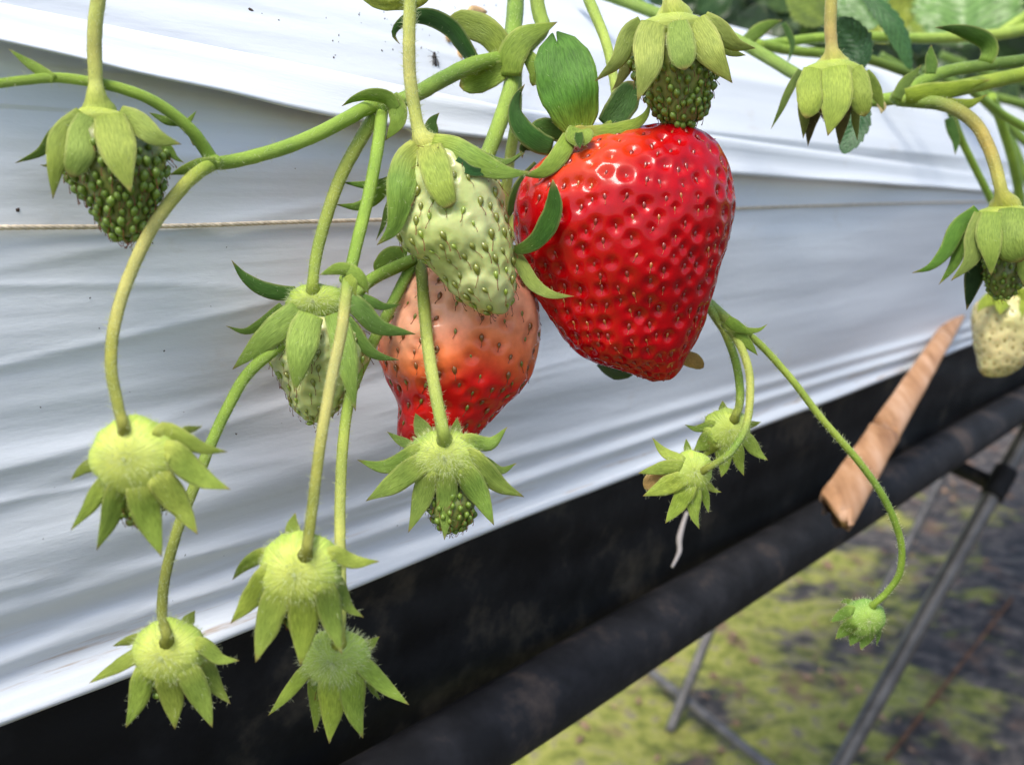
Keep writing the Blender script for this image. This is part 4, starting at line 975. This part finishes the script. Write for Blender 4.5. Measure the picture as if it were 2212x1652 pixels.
blade(ur, .252, [(1385, 52), (1360, 75), (1335, 130), (1286, 176)], 44, (0.28, 0.34, 0.10), GREEN, dz=(-24, -50, -40), cup=0.4, roll=.3, **p2)
blade(ur, .252, [(1412, 50), (1402, 90), (1400, 145), (1377, 218)], 66, (0.36, 0.41, 0.13), GREEN, dz=(-60, -104, -96), cup=0.35, **p2)
blade(ur, .252, [(1464, 48), (1470, 85), (1474, 115), (1479, 152)], 60, (0.26, 0.35, 0.10), GREEN, dz=(-70, -106, -110), cup=0.3, prof=ROUND, **p2)
blade(ur, .252, [(1500, 46), (1520, 85), (1542, 125), (1582, 180)], 66, (0.38, 0.43, 0.13), GREEN, dz=(-50, -96, -84), cup=0.35, **p2)
blade(ur, .252, [(1520, 42), (1555, 65), (1588, 96), (1632, 105)], 44, (0.36, 0.41, 0.13), GREEN, dz=(-16, -36, -30), cup=0.4, roll=-.3, **p2)
blade(ur, .255, [(1548, 82), (1568, 105), (1590, 116), (1612, 120)], 24, (0.24, 0.3, 0.08), dz=(0, 0), cup=0.3)
blade(ur, .255, [(1372, 110), (1354, 145), (1338, 175), (1322, 196)], 28, (0.16, 0.17, 0.05), dz=(-10, -10), cup=0.3)
blade(ur, .256, [(1505, 245), (1522, 240), (1536, 222)], 18, (0.2, 0.28, 0.08), dz=(10, 0), cup=0.3)

# ---- left berry hanging behind the two stems
lb = thing('strawberry', 'small pale green strawberry half hidden by its sepals, left of the half ripe one', 'strawberry', pt(678, 620, .240), 'strawberries hanging from the bed')
LR = [(672, 655, 725), (685, 622, 760), (720, 596, 786), (780, 578, 796), (834, 610, 768), (884, 634, 734), (904, 656, 705), (912, 672, 690)]
berry(lb, .246, LR, 150, c_green, M_PALE, [(.6, SD_OL, .85), (.4, SD_LM, .95)], depth=0.85, nr=90, nc=130, lump=0.04, pit=.0005, pitr=.0013, bulge=.0003, raise_seed=.0002)
stem(lb, pts_w([(818, 238), (780, 300), (735, 385), (702, 480), (684, 550), (677, 600)], (.25, .238), (15, 12)) + [(676, 622, .238, 15), (678, 640, .2405, 22)], [STG, (0.25, .3, .06), (0.33, 0.37, 0.09), (0.27, 0.34, 0.07), (0.26, 0.33, .06)], name='pedicel', hair=10, hl=.0008)
dome(lb, .243, 684, 652, 66, 40, 44, (0.42, 0.50, 0.13), MID, hair=380, hl=.0014, dz=-6)
blade(lb, .243, [(640, 632), (600, 632), (560, 620), (525, 595), (500, 562)], 38, (0.08, 0.18, 0.04), GREEN, dz=(0, 4, 0), cup=0.5, roll=(.5, .3), **q)
blade(lb, .244, [(610, 660), (570, 695), (530, 716), (488, 704)], 24, (0.19, 0.30, 0.07), dz=(0, 6), cup=0.4, roll=.3, **q)
blade(lb, .240, [(645, 668), (610, 700), (565, 740), (502, 798)], 58, (0.29, 0.40, 0.11), GREEN, dz=(-34, -56, -46), cup=0.4, hair=90, nl=22)
blade(lb, .240, [(672, 680), (656, 725), (646, 785), (636, 846)], 68, (0.32, 0.43, 0.12), GREEN, dz=(-50, -88, -80), cup=0.4, hair=90, nl=22)
blade(lb, .240, [(722, 678), (738, 730), (752, 800), (768, 888)], 54, (0.28, 0.40, 0.11), GREEN, dz=(-34, -66, -54), cup=0.4, hair=60, nl=22)
blade(lb, .243, [(742, 640), (778, 668), (818, 706), (898, 722)], 46, (0.17, 0.29, 0.08), GREEN, dz=(-14, -30, -24), cup=0.4, roll=-.3, **q)
blade(lb, .246, [(745, 632), (790, 648), (830, 662), (868, 657)], 26, (0.14, 0.26, 0.07), dz=(8, 4), cup=0.4, **q)
blade(lb, .244, [(748, 690), (785, 745), (815, 768), (862, 778)], 32, (0.18, 0.3, 0.08), GREEN, dz=(-20, -24), cup=0.4, roll=-.3, **q)

# ---- calyces that hide their young fruit (seen from the stalk side)
BUDP = [(0, .75), (.15, .95), (.32, 1), (.5, .90), (.68, .64), (.82, .37), (.93, .15), (1, .015)]
def bud(lab, z0, centre, R, sepals, ped, pcols, colm, cupc, fruit=None, hairk=260, zped=None, pr=(13, 11), hl=.0011, rimc=None):
    root = thing('strawberry', lab, 'strawberry', pt(ped[-1][0], ped[-1][1], z0), 'strawberries hanging from the bed')
    x, y = centre; rx, ry = R
    dome(root, z0, x, y, rx * .97, ry * .97, min(rx, ry) * 0.68, cupc, rimc or colm, hair=hairk, hl=hl)
    k = len(ped); za = zped if zped else (z0 + .01, z0)
    pw = pts_w(ped, za, pr)
    ex, ey = ped[-1]; dx, dy = x - ex, y - ey
    rzz = min(rx, ry) * .68; zs = -rzz * math.sqrt(max(.12, 1 - (dx / rx) ** 2 - (dy / ry) ** 2)); r0 = pw[-1][3]; U = z0 / FOC
    qx, qy = ped[-2]; ln = math.hypot(ex - qx, ey - qy); fx_, fy_ = ex - (ex - qx) / ln * 1.6 * r0, ey - (ey - qy) / ln * 1.6 * r0
    pw[-1] = (fx_, fy_, z0 + (zs - .9 * r0) * U, r0)
    pw.append((ex, ey, z0 + (zs - .1 * r0) * U, r0 * 1.12)); pw.append((ex + .16 * dx, ey + .16 * dy, z0 + (zs + .9 * r0) * U, r0 * 1.7))
    stem(root, pw, pcols, name='pedicel', hair=6 if hairk > 150 else 2, hl=.0008)
    if fruit is not None:
        fx, fy, fa, fb = fruit
        rows = [(fy - fb * math.cos(t), fx - fa * max(.08, math.sin(t)), fx + fa * max(.08, math.sin(t))) for t in np.linspace(0, math.pi, 9)]
        berry(root, z0, rows, 80, c_dark, M_PALE, [(1, SD_DK, .85)], depth=0.9, nr=40, nc=60, pit=.0002, raise_seed=.0002, dz=rx * 0.55)
    for s in sepals:
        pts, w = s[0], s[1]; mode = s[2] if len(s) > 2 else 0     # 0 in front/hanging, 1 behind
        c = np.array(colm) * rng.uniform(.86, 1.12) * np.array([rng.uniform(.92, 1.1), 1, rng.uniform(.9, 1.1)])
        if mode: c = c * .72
        b0 = np.array(pts[0], float); cc = np.array((x, y), float); R0 = min(rx, ry)
        def surf(q):
            return -rzz * math.sqrt(max(0, 1 - ((q[0] - x) / rx) ** 2 - ((q[1] - y) / ry) ** 2))
        if mode: pp = [(*(b0 + (cc - b0) * .12), .1 * rx)] + [(q[0], q[1], (.25 + .1 * k_) * rx) for k_, q in enumerate(pts)]
        else:
            inn = b0 + (cc - b0) * .30; m0 = b0 + (cc - b0) * .06
            pp = [(*inn, surf(inn) + .16 * R0), (*m0, surf(m0) + .03 * R0)] + [(q[0], q[1], (.0, .08, .14, .2)[k_] * R0 * rng.uniform(.5, 1.4)) for k_, q in enumerate(list(pts)[1:])]
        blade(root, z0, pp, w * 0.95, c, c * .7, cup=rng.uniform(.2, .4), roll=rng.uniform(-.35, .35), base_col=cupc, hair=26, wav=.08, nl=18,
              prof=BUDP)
    return root
SG = (0.36, 0.46, 0.11)
bud('nearest calyx on a pale arched stalk, left of the picture', .186, (292, 985), (98, 88),
    [([(208, 998), (178, 1014), (153, 1036)], 30, 1), ([(222, 1045), (192, 1095), (152, 1146)], 38), ([(250, 1060), (238, 1120), (209, 1188)], 54), ([(302, 1062), (324, 1130), (349, 1202)], 70),
     ([(350, 1040), (392, 1098), (427, 1154)], 62), ([(378, 975), (433, 1030), (498, 1057)], 64), ([(362, 925), (430, 965), (492, 976)], 42), ([(400, 930), (418, 926), (437, 921)], 20, 1)],
    [(470, 348), (430, 372), (388, 412), (330, 490), (278, 600), (248, 700), (240, 790), (253, 865), (268, 928)],
    [STG, (0.36, 0.38, 0.09), TAN, (0.50, 0.45, 0.18), TAN, (0.30, 0.29, 0.06), OLIVE, (0.24, 0.24, .05)], SG, (0.52, 0.55, 0.16), zped=(.221, .184), pr=(15, 12), fruit=(300, 1060, 60, 66), hairk=300)
bud('calyx on a straight tan stalk over the film hem', .196, (648, 1228), (92, 84),
    [([(634, 1165), (632, 1135), (638, 1107)], 38, 1), ([(570, 1195), (530, 1220), (502, 1252)], 36, 1), ([(578, 1240), (540, 1298), (498, 1346)], 60), ([(600, 1278), (578, 1348), (552, 1430)], 72),
     ([(654, 1288), (655, 1360), (649, 1438)], 70), ([(704, 1270), (717, 1336), (738, 1412)], 58), ([(728, 1255), (750, 1308), (786, 1333)], 36, 1), ([(728, 1192), (764, 1213), (820, 1212)], 38)],
    [(752, 600), (746, 650), (737, 720), (716, 820), (692, 960), (677, 1080), (662, 1194)],
    [GREEN, TAN, (0.48, 0.44, 0.2), TAN, (0.32, 0.31, 0.08), OLIVE, (0.22, 0.22, .05)], SG, (0.50, 0.54, 0.15), zped=(.222, .194), pr=(13, 12), fruit=(650, 1290, 56, 62), hairk=340)
bud('calyx on an olive stalk, lowest at the left, against the black sheet', .203, (366, 1404), (82, 72),
    [([(402, 1348), (410, 1335), (421, 1318)], 32, 1), ([(305, 1376), (275, 1384), (243, 1395)], 24, 1), ([(296, 1412), (242, 1445), (192, 1475)], 36), ([(310, 1455), (297, 1515), (272, 1571)], 54),
     ([(361, 1462), (373, 1515), (378, 1575)], 58), ([(408, 1455), (437, 1515), (459, 1571)], 58), ([(442, 1432), (467, 1483), (498, 1520)], 40, 1), ([(440, 1390), (475, 1422), (517, 1426)], 36)],
    [(893, 562), (850, 580), (800, 606), (750, 650), (680, 692), (600, 750), (535, 808), (495, 875), (455, 960), (420, 1050), (385, 1140), (358, 1240), (350, 1320), (361, 1382)],
    [(0.14, .24, .04), STG, (0.25, 0.37, 0.06), STG, STG, (0.28, 0.32, .07), OLIVE, OLIVE], SG, (0.50, 0.54, 0.15), zped=(.258, .202), pr=(14, 11), fruit=(368, 1450, 48, 54), hairk=320)
bud('fuzzy green calyx low in front of the black sheet, under the tan-stalked one', .216, (726, 1420), (76, 64),
    [([(662, 1445), (622, 1496), (579, 1545)], 34), ([(680, 1470), (684, 1525), (680, 1581)], 38, 1), ([(715, 1474), (717, 1534), (711, 1605)], 60), ([(765, 1465), (764, 1528), (784, 1594)], 58),
     ([(790, 1438), (832, 1482), (884, 1522)], 42), ([(780, 1400), (800, 1390), (820, 1374)], 28, 1), ([(795, 1470), (808, 1492), (822, 1511)], 18, 1)],
    [(888, 575), (832, 688), (787, 778), (756, 860), (741, 960), (735, 1080), (735, 1180), (737, 1290), (734, 1384)],
    [(0.15, .27, .05), STG, (0.22, .34, .06), (0.33, .38, .09), YEL, YEL, (0.33, .36, .08)], (0.33, 0.44, 0.10), (0.36, 0.46, 0.12), zped=(.258, .212), pr=(12, 12), fruit=(726, 1465, 44, 52), hairk=520, hl=.0016)
bud('star shaped calyx in focus below the half ripe berry', .240, (961, 982), (78, 60),
    [([(920, 940), (908, 918), (897, 892)], 40, 1), ([(984, 935), (986, 920), (987, 902)], 24, 1), ([(890, 965), (862, 950), (836, 932)], 24, 1), ([(898, 975), (835, 1008), (771, 993)], 42), ([(905, 1002), (850, 1044), (790, 1082)], 56),
     ([(925, 1022), (912, 1075), (882, 1150)], 54), ([(965, 1028), (964, 1090), (960, 1166)], 50), ([(1005, 1018), (1036, 1070), (1067, 1134)], 58), ([(1025, 992), (1074, 1044), (1132, 1073)], 54), ([(1040, 992), (1080, 1016), (1116, 1000)], 26, 1), ([(1015, 950), (1058, 958), (1096, 922)], 36)],
    [(905, 562), (912, 600), (916, 660), (926, 760), (941, 850), (960, 948)],
    [(0.07, .11, .02), (0.30, 0.36, 0.08), (0.40, 0.44, 0.14), (0.38, 0.43, 0.13), (0.26, .33, .07)], (0.27, 0.38, 0.10), (0.48, 0.54, 0.15), zped=(.260, .236), pr=(13, 14), fruit=(975, 1085, 52, 62), hairk=700, hl=.0013)
bud('small calyx on the right sprig, partly behind the lower one', .272, (1568, 928), (54, 48),
    [([(1565, 895), (1562, 882), (1561, 865)], 24, 1), ([(1535, 915), (1505, 926), (1479, 917)], 20), ([(1535, 945), (1518, 960), (1498, 973)], 40), ([(1612, 918), (1628, 916), (1644, 911)], 18, 1), ([(1612, 945), (1636, 977), (1659, 994)], 34),
     ([(1592, 965), (1598, 1002), (1607, 1028)], 30), ([(1562, 968), (1564, 1005), (1558, 1031)], 38), ([(1540, 960), (1530, 972), (1522, 988)], 34)],
    [(1520, 648), (1545, 685), (1568, 722), (1588, 777), (1598, 834), (1597, 875), (1586, 905)], [GREEN, LIME, GREEN, STG, OLIVE], SG, (0.40, 0.48, 0.12), zped=(.285, .270), pr=(9, 9), hairk=160)
mb_ = bud('lowest calyx of the right sprig with a browned sepal', .256, (1494, 1016), (46, 46),
    [([(1470, 992), (1434, 976), (1409, 945)], 26), ([(1486, 980), (1484, 964), (1482, 947)], 18, 1), ([(1466, 1006), (1427, 1012), (1378, 1022)], 34), ([(1470, 1036), (1434, 1052), (1389, 1071)], 44),
     ([(1486, 1056), (1462, 1095), (1437, 1130)], 44), ([(1502, 1060), (1499, 1108), (1511, 1143)], 32), ([(1516, 1052), (1525, 1080), (1531, 1108)], 24), ([(1524, 1044), (1542, 1058), (1559, 1063)], 18)],
    [(1565, 700), (1588, 728), (1608, 767), (1620, 817), (1618, 884), (1606, 934), (1572, 982), (1520, 1016)], [GREEN, (0.42, .44, .13), YEL, GREEN, OLIVE], SG, (0.43, 0.51, 0.13), zped=(.272, .254), pr=(9, 8), hairk=160)
blade(mb_, .258, [(1450, 1022), (1425, 1032), (1408, 1042), (1392, 1055)], 44, (0.45, 0.27, 0.14), dz=(0, 4), prof=ROUND, cup=0.2, name='dry_sepal', lab='browned dry sepal')
bud('tiny closed bud at the end of a long thin stalk, lower right', .30, (1866, 1334), (48, 42),
    [([(1838, 1302), (1828, 1298), (1814, 1300)], 14, 1), ([(1836, 1318), (1814, 1330), (1793, 1344)], 28), ([(1842, 1345), (1824, 1362), (1804, 1380)], 32), ([(1855, 1356), (1846, 1374), (1836, 1395)], 36),
     ([(1876, 1358), (1868, 1380), (1859, 1403)], 34), ([(1896, 1344), (1898, 1368), (1893, 1395)], 14)],
    [(1600, 712), (1640, 742), (1708, 817), (1775, 904), (1855, 997), (1905, 1068), (1934, 1130), (1948, 1185), (1942, 1240), (1916, 1278), (1886, 1306)], [LIME, LIME, (0.34, .42, .09), GREEN, STG, STG], (0.17, 0.30, 0.075), (0.26, 0.38, 0.09), zped=(.272, .298), pr=(8, 7), hairk=160)

# ---- calyx with stalk from above on the right
jb = thing('strawberry', 'drooping calyx on an upright pinkish stalk, right of the dark green berries', 'strawberry', pt(1796, 115, .30), 'strawberries hanging from the bed')
stem(jb, pts_w([(1794, -60), (1795, 0), (1794, 60), (1796, 100)], .30, 13) + [(1797, 112, .30, 17), (1798, 125, .301, 25), (1798, 137, .302, 36), (1798, 156, .304, 34)], [YEL, (0.40, 0.34, 0.10), (0.42, 0.30, 0.13), LIME], name='pedicel', hair=3)
dome(jb, .303, 1798, 170, 74, 36, 62, (0.35, .41, .09), (0.30, .37, .08), hair=40)
JC = (0.34, 0.42, 0.095)
for pts, w, c, dz, pr_ in (([(1730, 152), (1705, 195), (1685, 240), (1665, 280)], 18, (0.13, 0.19, 0.05), (-10, -10), ACUTE), ([(1756, 148), (1748, 185), (1750, 220), (1741, 256)], 54, JC, (-50, -80, -76), ROUND),
                           ([(1802, 146), (1804, 190), (1803, 235), (1788, 294)], 72, JC, (-62, -92, -88), ACUTE), ([(1845, 148), (1856, 180), (1860, 215), (1868, 252)], 48, (0.3, .37, .09), (-46, -78, -72), ROUND),
                           ([(1866, 158), (1884, 185), (1898, 212), (1910, 240)], 30, (0.18, .25, .05), (-10, -16), ACUTE), ([(1742, 190), (1738, 225), (1738, 260), (1735, 300)], 30, (0.17, .2, .05), (-20, -10), ACUTE),
                           ([(1764, 200), (1758, 240), (1750, 275), (1745, 316)], 32, (0.10, .08, .03), (-10, -4), ACUTE), ([(1826, 205), (1820, 250), (1816, 280), (1813, 315)], 34, (0.15, .12, .04), (-10, -4), ACUTE), ([(1850, 220), (1848, 255), (1850, 280), (1852, 304)], 18, (0.22, .24, .07), (-20, -14), ACUTE)):
    blade(jb, .302, pts, w, c, np.array(c) * .7, dz=dz, prof=pr_, cup=.35, hair=10)
berry(jb, .302, [(165, 1770, 1825), (190, 1752, 1846), (225, 1755, 1844), (255, 1775, 1828), (268, 1795, 1812)], 90, lambda V, T, ph, t, p, dist: np.tile(np.array((0.09, 0.04, 0.015)), (len(V), 1)), M_PALE, [(1, SD_BR, .7)], depth=.9, nr=30, nc=44)

# ---- right edge calyx with dark young fruit
kb = thing('strawberry', 'calyx with a small dark fruit on an arched reddish stalk at the right edge', 'strawberry', pt(2164, 425, .30), 'strawberries hanging from the bed')
stem(kb, pts_w([(1940, 214), (1985, 219), (2030, 224), (2075, 242), (2110, 272), (2132, 310), (2150, 360), (2160, 400)], (.326, .30), (15, 13)) + [(2164, 420, .30, 16), (2168, 433, .301, 24), (2170, 446, .303, 34), (2170, 464, .304, 32)],
     [STG, (0.16, .22, .04), (0.24, .22, .05), (0.34, .25, .07), (0.36, .33, .09), (0.36, .38, .08)], name='pedicel', hair=6)
dome(kb, .304, 2172, 478, 76, 34, 58, (0.33, .37, .07), (0.25, .31, .07), hair=80, hl=.0014)
KC = (0.26, 0.35, 0.085)
for pts, w, c, dz, pr_, ro in (([(2112, 455), (2070, 490), (2045, 540), (2010, 576), (1970, 590)], 36, (0.10, 0.22, 0.03), (-10, -20, -16), ACUTE, .2), ([(2108, 470), (2080, 510), (2062, 568), (2028, 615)], 32, (0.12, .22, .035), (-6, -10), ACUTE, 0),
                               ([(2122, 462), (2106, 510), (2098, 560), (2054, 607)], 42, (0.22, .28, .08), (-36, -60, -50), ACUTE, .2), ([(2142, 460), (2136, 505), (2140, 545), (2141, 596)], 52, KC, (-56, -84, -78), ACUTE, 0),
                               ([(2190, 452), (2186, 490), (2190, 530), (2206, 566)], 76, (0.23, .31, .08), (-64, -96, -90), ROUND, 0), ([(2120, 540), (2108, 580), (2098, 625), (2088, 670)], 44, (0.02, .05, .012), (20, 20), ACUTE, .2),
                               ([(2216, 470), (2232, 520), (2228, 575), (2222, 622)], 60, KC, (-40, -60), ROUND, 0), ([(2200, 560), (2206, 590), (2212, 620)], 40, (0.2, .26, .07), (20, 20), ROUND, 0)):
    blade(kb, .303, pts, w, c, np.array(c) * .7, dz=dz, prof=pr_, cup=.38, roll=ro, hair=14)
berry(kb, .303, [(490, 2140, 2200), (515, 2125, 2218), (560, 2122, 2216), (600, 2128, 2208), (630, 2140, 2196), (645, 2155, 2180)], 110, lambda V, T, ph, t, p, dist: c_dark(V, T, ph, t, p, dist) * .75, M_PALE, [(1, SD_DK, .75)], depth=.9, nr=44, nc=64, raise_seed=.0001)

# ---- whitish berry far right
wb = thing('strawberry', 'blurred whitish unripe strawberry at the right edge above the rail', 'strawberry', pt(2150, 640, .46), 'strawberries hanging from the bed')
def c_white(V, T, ph, t, p, dist):
    return lerp((0.50, 0.48, 0.20), (0.62, 0.54, 0.27), smooth(-np.array([mnoise.noise(Vector((v * 50).tolist())) for v in V]), -.4, .4))
berry(wb, .46, [(640, 2140, 2200), (655, 2112, 2240), (690, 2102, 2256), (730, 2106, 2250), (760, 2110, 2228), (790, 2114, 2206), (806, 2122, 2180), (815, 2136, 2158)], 170, c_white, M_PALE, [(1, SD_TAN, .75)], depth=.9, nr=70, nc=100, pit=.0005, pitr=.0016, lump=.05)
stem(wb, pts_w([(2205, 420), (2202, 520), (2190, 590), (2180, 640)], (.5, .46), 8), [STG, LIME], name='pedicel')
for pts, w in (([(2180, 640), (2150, 642), (2125, 655), (2110, 676)], 34), ([(2178, 640), (2165, 655), (2160, 680)], 34), ([(2185, 640), (2200, 660), (2206, 690)], 36), ([(2185, 636), (2215, 640), (2240, 660)], 34)):
    blade(wb, .46, pts, w, (0.30, 0.36, 0.06), dz=(-20, -60, -70), cup=.3)

# ================================================================== LEAVES ON THE BED
def leaf(lab, z, base, tip, w, col, back=None, dz=(0, 0, 0), mid=None, roll=0.0, teeth=11, pet=None, cup=-.25, grp='strawberry leaves on the bed', nl=60, vein=.035, prof=None):
    root = thing('strawberry_leaf', lab, 'leaf', pt(base[0], base[1], z), grp)
    m = mid or ((base[0] + tip[0]) / 2, (base[1] + tip[1]) / 2)
    blade(root, z, [base, m, tip], w, col, back, dz=dz, prof=prof or [(0, .18), (.12, .62), (.3, .92), (.5, 1), (.7, .88), (.85, .64), (.95, .36), (1, .12)], cup=cup, roll=roll, name='blade', nl=nl, nw=17, teeth=teeth, mat=M_LEAF, rim=.08, tipc=col, wav=.10, vein=vein, base_col=None)
    if pet:
        stem(root, pts_w([base] + list(pet), z, (6, 8)), [GREEN, (0.25, .33, .06)], name='petiole')
    return root
LG = 'strawberry leaves on the bed'
leaf('dark green oval leaflet right behind the pinkish stalk', .37, (1862, 150), (1812, 40), 72, (0.022, 0.07, 0.022), dz=(0, 0, 6), teeth=8, mid=(1848, 92), roll=.3)
leaf('toothed blue-green leaflet tip hanging below the drooping calyx', .34, (1862, 215), (1822, 332), 58, (0.035, 0.10, 0.045), dz=(0, 4, 0), teeth=7, mid=(1850, 270), roll=-.2)
leaf('narrow folded leaf arching down beside the horizontal stem', .42, (1860, -20), (1968, 150), 52, (0.045, 0.12, 0.04), dz=(0, -10, 0), mid=(1928, 55), roll=.6, teeth=9, cup=.4)
leaf('large pale green leaf with dark veins in the top right', .70, (2085, 92), (2080, -90), 240, (0.12, 0.22, 0.075), dz=(0, 20, 80), mid=(2090, 0), teeth=13, vein=.025)
leaf('grey-green leaf at the top, left of the large pale leaf', .62, (1890, 60), (1830, -60), 110, (0.10, 0.19, 0.07), dz=(0, 10, 40), teeth=10)
leaf('yellowish leaf between stems near the top right', .74, (1925, 90), (1915, -20), 120, (0.20, 0.23, 0.03), dz=(0, 20, 30), roll=.4)
leaf('olive yellow leaf behind the arching folded leaf', .80, (1985, 80), (1975, -10), 110, (0.17, 0.22, 0.035), dz=(0, 20, 30), roll=-.5)
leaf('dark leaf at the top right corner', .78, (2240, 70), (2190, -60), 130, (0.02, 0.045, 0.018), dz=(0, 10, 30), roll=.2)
leaf('olive leaf at the top, beside the film edge', .66, (1790, 46), (1700, -30), 90, (0.15, 0.2, 0.035), dz=(0, 10, 30), roll=.3)
names = ['dark', 'deep', 'mid']
# dense plant mass standing on the bed behind the stems, further along the row
lr = random.Random(3); k = 0
spots = []; mass = []
for x0 in range(1400, 2420, 42):
    for y0 in (-70, -30, 10, 50, 90, 130, 170, 210, 250):
        x = x0 + lr.uniform(-26, 26); y = y0 + lr.uniform(-20, 20)
        fy = np.interp(x, [1470, 1637, 1940, 2212, 2400], [15, 65, 158, 235, 280])     # top edge of the film as seen
        if y > fy + 4: continue
        spots.append((x, y))
for (x, y) in spots + [(x_ + 20, y_ - 12) for x_, y_ in spots]:
    z = lr.uniform(.86, 1.25) * (1 if k < len(spots) else 1.35); L = lr.uniform(70, 110); a = lr.uniform(-1.0, 1.0); dx, dy = math.sin(a) * L, -math.cos(a) * L * .7
    c = lr.choice([(0.022, .055, .012), (0.014, .036, .010), (0.045, .08, .018), (0.03, .065, .02)])  # shade inside the plant mass is put into these darkened leaf greens
    k += 1
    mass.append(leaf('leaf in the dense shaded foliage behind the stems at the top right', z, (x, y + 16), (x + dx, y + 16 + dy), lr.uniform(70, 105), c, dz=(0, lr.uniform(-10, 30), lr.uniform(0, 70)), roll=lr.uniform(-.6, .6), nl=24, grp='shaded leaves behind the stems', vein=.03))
Vf, Ff, Cf, Uf = [], [], [], []
for r_ in mass:
    o = r_.children[0]; me = o.data; off = len(Vf); o0 = ORIG[o.name]
    Vf += [np.array(v.co) + o0 for v in me.vertices]; Cf += [tuple(c.color)[:3] for c in me.color_attributes['Col'].data]
    Ff += [tuple(off + q for q in f.vertices) for f in me.polygons]
    u_ = np.zeros((len(me.vertices), 2))
    for lp, uvd in zip(me.loops, me.uv_layers[0].data): u_[lp.vertex_index] = uvd.uv
    Uf += u_.tolist()
    bpy.data.objects.remove(o); bpy.data.objects.remove(r_); bpy.data.meshes.remove(me)
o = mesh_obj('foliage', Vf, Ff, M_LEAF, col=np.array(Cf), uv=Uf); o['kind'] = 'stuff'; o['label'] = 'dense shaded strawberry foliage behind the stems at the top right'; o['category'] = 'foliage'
# stems under the foliage at right
for i, (x, y, x2, y2, z) in enumerate(((2230, 230, 1990, 150, .62), (2230, 180, 2030, 120, .7), (2240, 330, 2110, 200, .6), (2225, 410, 2150, 230, .66), (2060, 200, 1900, 120, .6))):
    st = thing('leaf_stalk', ['blurred stalk crossing under the thick right stems', 'blurred stalk behind the curled bract on the right', 'blurred stalk at the right edge beside the arched reddish stalk', 'steep blurred stalk at the right edge', 'blurred stalk between the drooping calyx and the fork'][i], 'plant stem', pt(x, y, z))
    stem(st, pts_w([(x, y), ((x + x2) / 2 + 8, (y + y2) / 2 + 10), (x2, y2)], z, (9, 10)), [(0.13, .2, .04), (0.09, .15, .03)], name='stalk')
# pale leaf edge at the top above the pale green berry
leaf('pale green leaf edge at the top beside the pale stalk', .245, (960, -60), (775, -14), 86, (0.27, 0.31, 0.06), dz=(10, 10, 16), mid=(860, -18), teeth=0, cup=.3, vein=0)
